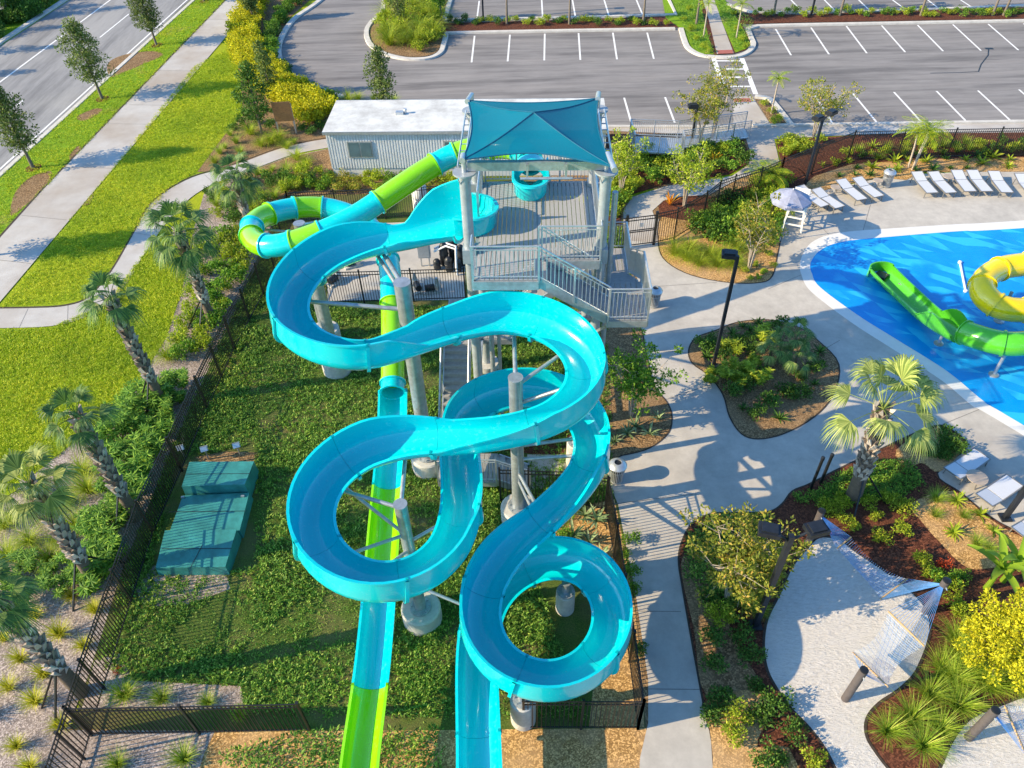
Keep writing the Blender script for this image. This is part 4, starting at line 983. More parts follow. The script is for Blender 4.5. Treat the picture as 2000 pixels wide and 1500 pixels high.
h2 = hpost((1806, 1196), 'dark hammock post at the mulch edge where two hammocks meet')
h3 = hpost((1890, 1442), 'brown hammock post on the small sand patch at the bottom right')
h4 = hpost((1577, 1062), 'dark hammock post behind the twin headed lamp post')
h5 = hpost((2060, 1490), 'hammock post just outside the right edge')
def hammock(lab, b1, b2, pa, pb, zb=.8, sag=.3, blue=.0):
    A = [P(b1[0], b1[1], zb), P(b1[2], b1[3], zb)]; B = [P(b2[0], b2[1], zb), P(b2[2], b2[3], zb)]
    c = sum(A+B, Vector())/4; t = thing('hammock', lab, 'hammock', (c.x, c.y, 0), 0, 'rope hammocks over the sand')
    NX, NY = 24, 30
    def pt(u, v):
        w = .5+(v-.5)*(1-.28*math.sin(math.pi*u)); p = A[0].lerp(A[1], w).lerp(B[0].lerp(B[1], w), u)
        return p - Vector((0, 0, sag*math.sin(math.pi*u)*(1-.5*(2*v-1)**2)))
    for nm, mt, rng in (('net', CORD, (0, 1)), ('net', CORDB, (2,))):
        mb = MB()
        for i in range(NX+1):
            if (i % 3) in rng: mb.tube([pt(j/14, ((i/NX)+j/14*.55) % 1.0) for j in range(15) if True][:max(2, min(15, int((1-i/NX)/.55*14)+1))], .006, 3, False)
        for j in range(NY+1):
            if (j % 3) in rng: mb.tube([pt(j/NY, i/10) for i in range(11)], .006, 3, False)
        mb.build(nm, mt, t)
    for X in (A, B): MB().tube([X[0], X[1]], .028, 8).build('spreader_bar', WOOD, t, smooth=40)
    for X, p in ((A, pa), (B, pb)):
        mb = MB()
        for k in range(15): mb.tube([X[0].lerp(X[1], k/14), p], .007, 3, False)
        mb.build('suspension_cord', CORDB, t)
hammock('rope hammock nearest the lone sand post, part of its net in bright sun', (1735, 1194, 1805, 1262), (1665, 1274, 1735, 1342), h2, h1)
hammock('blue shaded rope hammock strung to the post behind the lamp', (1772, 1131, 1720, 1170), (1662, 1049, 1635, 1071), h2, h4)
hammock('rope hammock cut by the right edge beside the small sand patch', (1962, 1378, 2004, 1476), (2060, 1340, 2100, 1420), h3, h5, .95, .2)

# ------------------------------------------------------------------ loungers, tables, bins, guard chair
def lounger(lab, head, foot, w=.66, zb=.36, lift=.16, group='sun loungers on the pool deck'):
    a, b = P(head[0], head[1], zb), P(foot[0], foot[1], zb); a.z = b.z = 0; d = b-a; L_ = max(1.7, min(2.1, d.length)); d.normalize(); b = a+d*L_
    t = thing('sun_lounger', lab, 'lounger', tuple((a+b)/2), math.atan2(d.y, d.x), group)
    bk = Matrix.Rotation(math.atan2(lift, L_*.4), 3, 'Y')
    j = -L_*.12
    MB().box(((j+L_/2)/2+.01, 0, zb), (L_*.62-.03, w-.04, .025)).build('seat', SLING, t, local=True)
    e = Vector((j-L_*.19, 0, zb+lift*.5)); MB().box(e, (L_*.38-.02, w-.04, .025), M=bk).build('backrest', SLING, t, local=True)
    mb = MB()
    for s_ in (-1, 1):
        mb.bar((j, s_*w/2, zb), (L_/2, s_*w/2, zb), .04, .05); mb.bar((j, s_*w/2, zb), (-L_/2, s_*w/2, zb+lift), .035, .045)
    mb.bar((L_/2, -w/2, zb), (L_/2, w/2, zb), .04); mb.bar((-L_/2, -w/2, zb+lift), (-L_/2, w/2, zb+lift), .035); mb.bar((j, -w/2, zb-.02), (j, w/2, zb-.02), .03); mb.build('frame', FRAMEM, t, local=True)
    for x, s_ in ((-L_*.34, -1), (-L_*.34, 1), (L_*.44, -1), (L_*.44, 1)): MB().bar((x, s_*w*.47, zb), (x*1.06, s_*w*.5, 0), .035).build('leg', FRAMEM, t, local=True)
    return t
for h_, f_, lab in (((1560, 368), (1622, 409), 'lounger half hidden under the guard umbrella'), ((1592, 373), (1641, 405), 'second lounger right of the guard umbrella, in blue shade'), ((1640, 355), (1684, 390), 'third lounger right of the guard umbrella'), ((1672, 351), (1717, 384), 'lounger just left of the slatted bin by the pool'),
        ((1788, 340), (1824, 380), 'first lounger right of the slatted bin'), ((1820, 340), (1859, 378), 'second lounger right of the slatted bin, beside a low table'), ((1866, 337), (1898, 377), 'third lounger right of the slatted bin, dark item on its head end'), ((1896, 337), (1930, 376), 'fourth lounger right of the slatted bin'), ((1938, 339), (1969, 378), 'fifth lounger right of the slatted bin'), ((1990, 344), (2024, 384), 'last lounger of the row, cut by the right edge'),
        ((1856, 930), (1918, 886), 'blue shaded lounger beside the round table at the palm bed'), ((1918, 982), (1982, 938), 'lounger in sun in front of the round table at the palm bed'), ((1988, 1048), (2050, 1005), 'lounger corner cut by the right edge below the lamp post')):
    lounger(lab, h_, f_)
def table(q, lab, r_=.27, z=.45):
    b = P(*q, z); t = thing('side_table', lab, 'table', (b.x, b.y, 0), 0, 'low round tables between loungers')
    MB().lathe((0, 0, z), [(r_, -.02), (r_, .01)], 24).build('table_top', plain('table_top', (.40, .33, .27), .6), t, local=True)
    for k in range(3):
        a = k*2.1+.4; MB().bar((math.cos(a)*.1, math.sin(a)*.1, z-.02), (math.cos(a)*.22, math.sin(a)*.22, 0), .03).build('leg', FRAMEM, t, local=True)
table((1909, 932), 'round tan table between the two loungers at the palm bed', .36)
table((1632, 365), 'low table between the second and third loungers by the guard chair')
table((1715, 352), 'low table left of the slatted bin'); table((1853, 345), 'low table between the second and third loungers right of the bin')
def bin_(q, lab):
    t = thing('litter_bin', lab, 'bin', tuple(P(*q)), 0, 'slatted grey litter bins')
    mb = MB()
    for k in range(26):
        a = k*2*math.pi/26; c, s_ = math.cos(a), math.sin(a)
        mb.bar((c*.24, s_*.24, .04), (c*.27, s_*.27, .62), .035, .012, Vector((c, s_, 0))); mb.bar((c*.27, s_*.27, .62), (c*.33, s_*.33, .86), .035, .012, Vector((c, s_, 0)))
    for z, r_ in ((.08, .25), (.6, .275), (.85, .33)): mb.lathe((0, 0, z), [(r_-.012, 0), (r_, 0), (r_, .04), (r_-.012, .04)], 26, False)
    mb.build('slats', ALU, t, local=True)
    MB().lathe((0, 0, .05), [(.2, 0), (.22, .75)], 18).build('liner', DARK, t, local=True, smooth=40)
    MB().lathe((0, 0, .86), [(.34, -.01), (.34, .02), (.28, .10), (.15, .17), (.13, .17), (.13, .12)], 24, False).build('lid', ALU, t, local=True, smooth=30)
    MB().lathe((0, 0, .95), [(.12, 0), (.12, .04)], 16).build('opening', DARK, t, local=True)
bin_((1729, 364), 'slatted bin between the two groups of pool loungers'); bin_((1276, 597), 'slatted bin at the foot of the tower landing'); bin_((1203, 938), 'slatted bin beside the lower flume and the striped fence shadow')
gc = P(1548, 442)
t = thing('guard_chair', 'tall white lifeguard chair at the corner of the planted bed', 'lifeguard chair', tuple(gc), R(-25))
for x in (-.4, .4):
    for y in (-.4, .45): MB().bar((x*1.25, y*1.25, 0), (x*.8, y*.8, 1.55 if y < 0 else 2.0), .09).build('leg', WHITE, t, local=True)
mb = MB()
for z in (.35, .75, 1.15): mb.box((0, -.47+z*.07, z), (.95-.15*z, .09, .05)); mb.bar((-.47+.06*z, -.45, z), (-.47+.06*z, .5, z), .05); mb.bar((.47-.06*z, -.45, z), (.47-.06*z, .5, z), .05)
mb.build('step', WHITE, t, local=True)
MB().box((0, 0, 1.3), (.8, .75, .06)).build('seat', WHITE, t, local=True); MB().box((0, .36, 1.7), (.75, .06, .7)).build('backrest', WHITE, t, local=True)
for x in (-.42, .42): MB().box((x, 0, 1.55), (.09, .75, .05)).build('armrest', WHITE, t, local=True)
um = P(1546, 384, 2.55)
t = thing('guard_umbrella', 'pale octagonal umbrella over the lifeguard chair', 'umbrella', (um.x, um.y, 0))
mb = MB(); cz = Vector((0, 0, 2.95)); rim = [Vector((1.0*math.cos(k*math.pi/4+.3), 1.0*math.sin(k*math.pi/4+.3), 2.45)) for k in range(8)]
for k in range(8):
    a, b = rim[k], rim[(k+1) % 8]; m1, m2 = cz.lerp(a, .5)+Vector((0, 0, .05)), cz.lerp(b, .5)+Vector((0, 0, .05)); d = Vector((0, 0, -.14))
    mb.add([cz, m1, m2, a, b, a+d, b+d], [(0, 1, 2), (1, 3, 4, 2), (3, 5, 6, 4)])
mb.build('canopy', UMB, t, local=True)
MB().tube([(0, 0, 0), (0, 0, 3.0)], .025, 8).build('pole', WHITE, t, local=True)
mb = MB()
for r_ in rim: mb.tube([cz-Vector((0, 0, .05)), r_-Vector((0, 0, .02))], .012, 4)
mb.build('rib', WHITE, t, local=True)

# ------------------------------------------------------------------ slides in the pool
GS = [(1723, 522, .55), (1745, 545, .55), (1780, 578, .6), (1815, 610, .8), (1850, 633, 1.1), (1880, 648, 1.35), (1920, 662, 1.55), (1965, 672, 1.7), (2020, 668, 1.85), (2080, 645, 2.0), (2140, 600, 2.2)]
raw, way = catmull([P(a, b, c) for a, b, c in GS], n=10); gp, gw, gs_ = resample(raw, way, .15); gp = smoothed(gp, 6)
gsl = thing('green_pool_slide', 'bright green children slide, open trough then tube, standing in the pool', 'water slide', tuple(P(1800, 640)))
k0 = [p-Vector((0, 0, .5)) for p in gp]
def wide(root, pts, i0, i1, wall, mt, r=.55):
    fr = frames(pts); mb = MB()
    loft(mb, [put(fr[i], sum(flume_profile(*wall(i), r), [])) for i in range(i0, i1+1)], True, True); return mb.build('trough_section', mt, root, smooth=40)
n2 = round(gw[2.0.__int__()]); n3, n4, n5 = round(gw[3]), round(gw[4]), round(gw[5])
hump = lambda i: (.45+.5*math.sin(math.pi*max(0, min(1, (i-n3)/(n5-n3)))),)*2
wide(gsl, k0, 0, n3, lambda i: (.5, .5), GREEN); wide(gsl, k0, n3, n5, hump, GREEN)
tube_slide(gsl, gp, gs_, [(n5, len(gp)-1, GREEN)], 'tube_section', .5, 1.5)
p0, t_, s_, u_ = frames(k0)[0]
mb = MB(); mb.add([p0+s_*.56*math.cos(a)-t_*.35*math.sin(a)+Vector((0, 0, z)) for z in (.02, .55) for a in [math.pi*k/10 for k in range(11)]], [(i, i+1, 12+i, 11+i) for i in range(10)])
mb.add([p0+s_*.63*math.cos(a)-t_*.42*math.sin(a)+Vector((0, 0, z)) for z in (.02, .55) for a in [math.pi*k/10 for k in range(11)]], [(11+i, 12+i, i+1, i) for i in range(10)])
mb.add([p0+s_*r_*math.cos(a)-t_*(r_-.21)*math.sin(a)+Vector((0, 0, .55)) for r_ in (.56, .63) for a in [math.pi*k/10 for k in range(11)]], [(i, i+1, 12+i, 11+i) for i in range(10)])
mb.build('end_wall', GREEN, gsl, smooth=40)
MB().box(p0+t_*.15+Vector((0, 0, .12)), (.5, .5, .16), R(45)).build('drain_box', DARK, gsl)
MB().box(p0-s_*.6+t_*1.0+Vector((0, 0, .1)), (.35, .25, .2), R(30)).build('foot_bracket', GALV, gsl)
for i in (n4, n5+12, n5+26):
    p = gp[min(i, len(gp)-1)]; mb = MB(); mb.tube([(p.x, p.y, 0), (p.x, p.y, p.z-.48)], .07, 10); mb.lathe((p.x, p.y, .02), [(.2, 0), (.2, .05), (.08, .1)], 12); mb.build('support', GALV, gsl, smooth=40)
YS = [(2060, 500, 2.3), (2005, 516, 2.2), (1960, 522, 2.1), (1925, 542, 2.0), (1918, 570, 1.9), (1945, 597, 1.8), (1990, 606, 1.7), (2060, 600, 1.6)]
raw, way = catmull([P(a, b, c) for a, b, c in YS], n=10); yp, yw, ys = resample(raw, way, .15); yp = smoothed(yp, 6)
ysl = thing('yellow_pool_slide', 'yellow tube slide curling over the pool at the right edge', 'water slide', tuple(P(1945, 628)))
tube_slide(ysl, yp, ys, [(0, len(yp)-1, YELLOW)], 'tube_section', .52, 1.3)
p = P(1950, 628); MB().tube([p, (p.x+.05, p.y+.2, 1.5)], .075, 10).build('support', GALV, ysl, smooth=40)
MB().lathe(p+Vector((0, 0, .02)), [(.22, 0), (.22, .05), (.08, .1)], 12).build('base_plate', GALV, ysl)
a, b = P(1874, 514), P(1885, 570)
t = thing('spray_bar', 'thin white spray bar lying in the pool left of the yellow tube', 'spray bar', tuple(a)); MB().tube([a+Vector((0, 0, .06)), b+Vector((0, 0, .06))], .05, 8).build('pipe', WHITEP, t, smooth=40)
for q in (a, b): MB().lathe(q, [(.09, .0), (.09, .1), (.05, .13)], 10).build('end_cap', WHITEP, t, smooth=40)
# ------------------------------------------------------------------ plants
V = Vector
def rnd(a, b): return random.uniform(a, b)
def leafq(mb, p, d, n, L_, w, fold=.15):
    """one pointed leaf from p along d, face normal about n"""
    s_ = d.cross(n)
    s_ = s_.normalized() if s_.length > 1e-5 else V((1, 0, 0)); nn = s_.cross(d).normalized()
    m_ = p+d*L_*.45
    mb.add([p, m_+s_*w/2-nn*fold*w, p+d*L_, m_-s_*w/2-nn*fold*w], [(0, 1, 2, 3)])
def sph():
    z = rnd(-1, 1); a = rnd(0, 2*math.pi); r_ = math.sqrt(1-z*z); return V((r_*math.cos(a), r_*math.sin(a), z))
def blade(mb, p, az, L_, w, lean, droop, seg=4):
    d = V((math.cos(az), math.sin(az), 0)); s_ = V((-d.y, d.x, 0)); vs = []; q = V(p); el = lean
    for k in range(seg+1):
        f = k/seg; ww = w*(1-f**1.6)*.5+.0008
        vs += [q-s_*ww, q+s_*ww]; q = q + (d*math.cos(el)+V((0, 0, math.sin(el))))*L_/seg; el -= droop/seg
    mb.add(vs, [(2*k, 2*k+1, 2*k+3, 2*k+2) for k in range(seg)])
def m_tuft(name, mt, n, L_, w, lean=(.7, 1.5), droop=(.9, 2.0), r_=.08, seg=4):
    mb = MB()
    for _ in range(n): a = rnd(0, 6.28); blade(mb, (math.cos(a)*rnd(0, r_), math.sin(a)*rnd(0, r_), 0), a+rnd(-.6, .6), L_*rnd(.6, 1.1), w*rnd(.7, 1.2), rnd(*lean), rnd(*droop), seg)
    return mb.mesh(name, mt)
def clumpy(mb, c, rad, n, L_, w, up=.35, flat=.75):
    for _ in range(n):
        o = sph()*rnd(.25, 1)**.6; o.z *= flat; p = c+o*rad
        d = (o.normalized()*.7+sph()*.8+V((0, 0, up*.6))).normalized(); nrm = (o.normalized()+sph()*.6+V((0, 0, up))).normalized()
        leafq(mb, p, d, nrm, L_*rnd(.6, 1.2), w*rnd(.7, 1.2))
def m_shrub(name, mt, nl, L_, w, rx=.5, h=.7, nc=9):
    mb = MB(); cs = []
    for k in range(nc):
        a = rnd(0, 6.28); rr = rx*math.sqrt(rnd(0, 1))*.72; cs.append(V((rr*math.cos(a), rr*math.sin(a), h*rnd(.25, .78)*(1-.35*(rr/rx)**2))))
    for c in cs: clumpy(mb, c, rx*rnd(.30, .46), nl//nc, L_, w)
    for k in range(6): a = rnd(0, 6.28); mb.tube([(0, 0, 0), (math.cos(a)*rx*.4, math.sin(a)*rx*.4, h*.55)], [.012, .005], 4, False)
    return mb.mesh(name, mt)
def m_rosette(name, mt, n, L_, w, lean=(.35, 1.3), droop=(.4, 1.1)):
    mb = MB()
    for k in range(n):
        a = k*2.4+rnd(-.2, .2); d = V((math.cos(a), math.sin(a), 0)); s_ = V((-d.y, d.x, 0)); el = rnd(*lean); dr = rnd(*droop); q = V((0, 0, .03)); vs = []; l = L_*rnd(.7, 1.1)
        for i in range(5):
            f = i/4; ww = w*.5*max(.03, math.sin(math.pi*min(1, .12+f*.88))**.8); up_ = V((0, 0, 1))*math.cos(el)-d*math.sin(el)
            vs += [q-s_*ww+up_*ww*.25, q, q+s_*ww+up_*ww*.25]; q = q+(d*math.cos(el)+V((0, 0, math.sin(el))))*l/4; el -= dr/4
        mb.add(vs, [f_ for i in range(4) for f_ in ((3*i, 3*i+1, 3*i+4, 3*i+3), (3*i+1, 3*i+2, 3*i+5, 3*i+4))])
    return mb.mesh(name, mt)
def m_compound(name, mt, stems, h, L_, w, spread=.5):
    """leafy stems with whorls of long pointed leaves"""
    mb = MB()
    for _ in range(stems):
        a = rnd(0, 6.28); r_ = spread*math.sqrt(rnd(0, 1)); top = V((r_*math.cos(a), r_*math.sin(a), h*rnd(.55, 1.0))); base = V((top.x*.3, top.y*.3, 0))
        mb.tube([base, top], [.012, .006], 4, False)
        for lv in range(3):
            c = base.lerp(top, 1-.16*lv)
            for k in range(9): b = k*.7+rnd(0, .4); d = V((math.cos(b), math.sin(b), rnd(-.25, .35))).normalized(); leafq(mb, c, d, V((0, 0, 1)), L_*rnd(.7, 1.15), w, .2)
    return mb.mesh(name, mt)
GT = {}
def inst(me, name, lab, cat, p, s_=1, group=None, rz=None, sz=None):
    o = bpy.data.objects.new(name, me); C.objects.link(o); o.location = p; o.rotation_euler = (rnd(-.06, .06), rnd(-.06, .06), rnd(0, 6.28) if rz is None else rz)
    o.scale = (s_, s_, sz or s_); return tag(o, lab, cat, group, 'thing')
def many(mes, name, lab, cat, pts, s_=(.8, 1.2), z=0, world=False, group=None):
    for q in pts:
        p = V((q[0], q[1], z)) if world else P(q[0], q[1], z)
        inst(random.choice(mes), name, lab, cat, p, rnd(*s_), group or lab)
TUFT = [m_tuft('tuft', L_GRASS, 240, .72, .011, (.85, 1.5), (.6, 1.7), .12) for _ in range(3)]
YTUFT = [m_tuft('yellow_tuft', L_YGRASS, 170, .5, .013, (.9, 1.55), (.5, 1.5)) for _ in range(3)]
FOUNT = [m_tuft('fountain', L_LIME, 300, 1.15, .014, (.8, 1.5), (1.2, 2.4), .16) for _ in range(2)]
STRAP = [m_rosette('strap', L_SILVER, 16, .55, .07) for _ in range(3)]
STRAPD = [m_rosette('dark_strap', L_DARK, 18, .45, .07) for _ in range(2)]
BROM = [m_rosette('bright_strap', L_LIME, 20, .55, .09) for _ in range(2)]
SH_G = [m_shrub('green_shrub', L_GREEN, 520, .10, .055) for _ in range(3)]
SH_D = [m_shrub('dark_shrub', L_DARK, 520, .10, .06) for _ in range(3)]
SH_L = [m_shrub('lime_shrub', L_LIME, 520, .10, .055) for _ in range(3)]
SH_Y = [m_shrub('yellow_shrub', L_YELLOW, 620, .11, .06, .6, 1.0, 12) for _ in range(3)]
SH_M = [m_shrub('mixed_shrub', L_MYRTLE, 420, .10, .05) for _ in range(2)]
CMP = [m_compound('compound', L_GREEN, 16, .85, .26, .06, .5) for _ in range(3)]
CMPL = [m_compound('lime_compound', L_LIME, 14, .6, .2, .06, .42) for _ in range(2)]
L_RED = leaf('red_leaves', [(0, (.25, .03, .015)), (1, (.55, .10, .03))], .25)
SH_R = m_shrub('red_shrub', L_RED, 260, .10, .055)
ORNG = [m_rosette('orange_strap', L_ORANGE, 16, .9, .10, (.8, 1.45), (.2, .7))]

# left pale bed
for q, s_ in (((142, 1168), .9), ((70, 1205), .9), ((118, 1242), 1.15), ((187, 1195), .9), ((165, 1265), .8), ((42, 1290), 1), ((88, 1320), 1), ((20, 1345), .95), ((72, 1372), 1.05), ((122, 1420), .9), ((35, 1460), .8), ((62, 1500), .9), ((-30, 1400), 1), ((10, 1250), .8)):
    inst(random.choice(YTUFT), 'grass_tuft', 'yellow green grass tuft in the pale chips left of the long fence', 'grass tuft', P(*q), s_*1.25, 'grass tufts in the pale chips')
for q, s_ in (((246, 1362), 1.15), ((318, 1368), .95), ((408, 1375), .7), ((232, 1496), .9), ((362, 1485), 1.0), ((470, 1400), .6)):
    inst(random.choice(TUFT), 'grass_tuft', 'green grass tuft beside the fence along the bottom of the yard', 'grass tuft', P(*q), s_, 'grass tufts by the bottom fence')
many(FOUNT, 'fountain_grass', 'large yellow green fountain grass among the leaning palms at the left', 'fountain grass', [(30, 1010), (95, 1010), (130, 985), (60, 1060), (20, 1090), (150, 1030), (120, 1060), (175, 960), (200, 880), (330, 700), (75, 960), (10, 1030), (165, 925), (350, 670), (100, 1095)], (.7, 1.0))
pol = px([(300, 770), (370, 740), (350, 800), (300, 900), (235, 1060), (200, 1150), (150, 1130), (210, 980), (215, 880), (250, 800)])
many(CMP, 'leafy_shrub', 'bright green finger leaved shrub in the bed along the long fence', 'shrub', scatter(pol, 52, .6), (.85, 1.3), 0, True)
many(CMP, 'leafy_shrub', 'green finger leaved shrub at the lower left around the palm feet', 'shrub', [(60, 1110), (100, 1130), (30, 1150), (130, 1150), (50, 1180), (8, 1130), (190, 1090), (230, 1095)], (.7, 1.0))
pol = px([(400, 470), (470, 450), (505, 480), (490, 520), (440, 605), (395, 700), (345, 705), (370, 590), (385, 520)])
many(SH_L+SH_G, 'shrub', 'yellow green shrub between the lawn and the upper part of the long fence', 'shrub', scatter(pol, 46, .6), (.8, 1.4), 0, True)
pol = px([(400, 385), (480, 345), (545, 330), (640, 330), (650, 365), (550, 380), (515, 440), (440, 440)])
many(SH_L+SH_D+TUFT, 'shrub', 'low mixed shrub in the bed in front of the trailer and the tube slide', 'shrub', scatter(pol, 60, .65), (.7, 1.3), 0, True)
pol = px([(560, 352), (890, 348), (890, 372), (560, 378)])
many(SH_M+SH_L+SH_G, 'shrub', 'yellowish shrub along the foot of the trailer wall', 'shrub', scatter(pol, 46, .6), (.7, 1.2), 0, True)
many(FOUNT+TUFT, 'grass_clump', 'green grass clump in the bed left of the trailer below the sign board', 'grass clump', [(440, 290), (462, 280), (545, 275), (530, 280), (575, 280), (470, 300), (510, 285), (420, 318), (560, 290), (580, 312), (600, 322), (450, 265), (490, 262), (430, 300), (700, 196), (730, 196), (680, 200), (770, 200)], (.7, 1.15))
# yellow hedge with a green one along the kerb
yl = [(505, -10), (490, 25), (478, 60), (472, 95), (490, 130), (515, 160), (545, 185), (575, 205), (600, 222), (618, 238)]
gl = [(585, 0), (555, 30), (535, 58), (525, 92), (530, 122), (552, 152), (585, 178), (615, 192), (645, 205)]
for l, mes, lab, nm, s0, dz in ((yl, SH_Y, 'yellow leaved hedge shrub beside the curving car park drive', 'hedge_shrub', 1.25, 5), (gl, SH_G+SH_D, 'green hedge shrub between the yellow hedge and the drive kerb', 'hedge_shrub', 1.15, 5)):
    c_ = catmull([V(q) for q in l], n=dz)[0]; pts = []
    for v in c_:
        for off in ((-13, -4, 6, 16, 26) if mes is SH_Y else (-4, 6)): pts.append((v.x+off*.9+rnd(-4, 4), v.y-off*.45+rnd(-4, 4)))
    many(mes, nm, lab, 'hedge shrub', pts, (s0*.85, s0*1.25))
many(SH_D, 'shrub', 'dark low shrub below the yellow hedge next to the lawn edge', 'shrub', [(470, 200), (485, 225), (500, 240), (520, 215), (540, 225), (475, 245), (455, 255), (530, 250), (590, 255), (610, 262), (630, 250)], (.8, 1.2))
# beds on the right
many(FOUNT, 'fountain_grass', 'lush green grass fountain in the golden bed below the gate', 'fountain grass', [(1318, 498), (1340, 508), (1365, 518), (1345, 490), (1385, 505), (1400, 520), (1415, 505), (1430, 520), (1440, 490)], (.85, 1.15))
many(SH_G+SH_D, 'shrub', 'dense green shrub in the bed between the gate and the pool deck', 'shrub', [(1360, 445), (1380, 450), (1400, 440), (1420, 450), (1440, 440), (1385, 430), (1410, 425), (1430, 415), (1450, 420), (1405, 410), (1375, 465), (1420, 470), (1395, 468), (1440, 462), (1430, 395)], (1.1, 1.7))
many(SH_L+CMPL, 'shrub', 'low yellow green plant on the golden chips below the green grasses', 'small plant', [(1455, 530), (1475, 520), (1490, 535), (1500, 500), (1488, 470), (1505, 470), (1480, 545), (1465, 545), (1510, 520)], (.4, .7))
pol = px([(1475, 370), (1530, 360), (1540, 395), (1525, 450), (1510, 480), (1470, 460), (1450, 420)])
many(SH_L+SH_M+SH_G, 'shrub', 'yellow green shrub crowding the bed left of the lifeguard chair', 'shrub', scatter(pol, 26, .7), (1.0, 1.7), 0, True)
many(ORNG, 'cordyline', 'orange leaved spiky plant at the bend of the upper path', 'cordyline', [(1308, 402)], (.9, .95))
many(ORNG, 'cordyline', 'orange leaved spiky plant below the access ramp', 'cordyline', [(1393, 318)], (.8, .8))
pol = px([(1190, 345), (1240, 300), (1330, 304), (1440, 285), (1450, 320), (1420, 336), (1300, 358), (1225, 380), (1195, 430)])
many(SH_D+SH_G+SH_L, 'shrub', 'green shrub in the bed below the access ramp', 'shrub', scatter(pol, 50, .75), (.9, 1.5), 0, True)
pol = px([(1190, 360), (1225, 350), (1225, 385), (1210, 415), (1190, 435)])
many(SH_L, 'shrub', 'golden green shrub squeezed between the tower and the upper path', 'shrub', scatter(pol, 16, .5), (.8, 1.2), 0, True)
many(SH_L+CMPL, 'shrub', 'silvery shrub at the start of the fence left of the parking sidewalk', 'shrub', [(1530, 285), (1550, 282), (1570, 288), (1545, 298), (1565, 300), (1600, 280), (1535, 305)], (.9, 1.3))
pol = px([(1590, 330), (1680, 290), (1800, 282), (2060, 275), (2060, 300), (1800, 305), (1690, 314)])
many(SH_L+BROM+SH_D+TUFT, 'shrub', 'yellow or green plant in red mulch just behind the pool fence', 'shrub', scatter(pol, 70, .7), (.6, 1.1), 0, True)
pol = px([(1600, 350), (1680, 325), (1780, 312), (2060, 305), (2060, 328), (1850, 333), (1700, 345)])
many(BROM+STRAPD, 'strap_plant', 'strap leaved plant on golden chips behind the loungers', 'strap plant', scatter(pol, 40, .8), (.8, 1.4), 0, True)
many(STRAPD+SH_D, 'dark_plant', 'small dark plant in the middle bed round the lamp post', 'small plant', [(1430, 655), (1450, 640), (1465, 648), (1480, 635), (1438, 680), (1455, 672), (1400, 675), (1375, 685), (1380, 700), (1410, 700), (1470, 690), (1500, 640), (1520, 640), (1480, 655), (1450, 800), (1475, 812), (1500, 790), (1530, 770), (1558, 778), (1590, 752), (1460, 760), (1430, 770), (1520, 820), (1560, 740), (1590, 720), (1600, 690), (1485, 735)], (.75, 1.15))
many(CMPL, 'croton', 'bright lime leaved plant in the middle bed', 'small plant', [(1418, 735), (1465, 718), (1440, 750), (1475, 745), (1425, 690), (1385, 745), (1490, 670), (1455, 738)], (.9, 1.3))
many(STRAP, 'agave', 'grey green strap plant in the shaded bed left of the walkway', 'strap plant', [(1225, 850), (1268, 850), (1240, 835), (1285, 820), (1200, 865)], (.8, 1.1))
many(STRAP, 'agave', 'grey green strap plant on golden chips by the edge on fence', 'strap plant', [(1142, 1010), (1150, 1062), (1170, 1090), (1120, 1050), (1165, 1020)], (1.0, 1.3))
many(SH_D+SH_G, 'shrub', 'green shrub at the foot of the edge on fence beside the walkway', 'shrub', [(1090, 1070), (1120, 1090), (1220, 1090), (1225, 1120), (1230, 1060), (1235, 1150), (1100, 1050), (1245, 1270)], (.6, .9))
many(SH_L+SH_D, 'shrub', 'small plant in the strip right of the lower walkway', 'small plant', [(1375, 1170), (1427, 1212), (1390, 1250), (1460, 1288), (1392, 1303), (1467, 1342), (1405, 1380), (1482, 1412), (1422, 1440), (1492, 1482), (1517, 1375), (1550, 1440), (1520, 1487), (1585, 1490), (1445, 1240), (1400, 1210), (1440, 1400), (1390, 1410)], (.65, 1.05))
many(TUFT, 'grass_tuft', 'green grass tuft in the red mulch right of the sand', 'grass tuft', [(1875, 1285), (1860, 1332), (1812, 1362), (1867, 1382), (1777, 1409), (1730, 1432), (1835, 1427), (1800, 1460), (1922, 1342), (1962, 1337), (1865, 1250), (1835, 1310), (1900, 1320), (1990, 1330)], (1.15, 1.5))
many(TUFT, 'grass_tuft', 'dark grass tuft in the shade at the left edge of the sand', 'grass tuft', [(1455, 1180), (1470, 1165), (1490, 1140), (1500, 1115), (1480, 1195), (1510, 1090), (1460, 1140)], (.8, 1.1))
many(SH_L, 'shrub', 'yellow green low shrub in the red mulch between palm and hammocks', 'shrub', [(1707, 1010), (1760, 998), (1630, 1008), (1660, 1028), (1757, 1040), (1720, 1055), (1790, 1100), (1817, 1125), (1640, 985), (1690, 985), (1735, 980), (1610, 1000)], (.6, .95))
many(TUFT+BROM, 'strap_plant', 'grassy plant on the golden chips below the shaded loungers', 'strap plant', [(1867, 980), (1825, 1008), (1912, 1008), (1860, 1042), (1905, 1065), (1827, 978), (1880, 1010), (1940, 1040), (1930, 1075)], (.6, .9))
many(SH_D+STRAPD, 'dark_plant', 'dark shrub at the tip of the palm bed by the blue lounger', 'shrub', [(1838, 870), (1850, 860), (1840, 885), (1790, 875), (1800, 880), (1860, 880)], (.8, 1.1))
for q, lab in (((1606, 1044), 'red leaved plant behind the blue shaded hammock'), ((1842, 1104), 'orange red plant in the dark mulch left of the banana plants'), ((231, 1310), 'tiny red flowering plant just right of the long fence')):
    inst(SH_R, 'red_plant', lab, 'small plant', P(*q), .55 if q[0] > 300 else .3, 'red leaved plants')
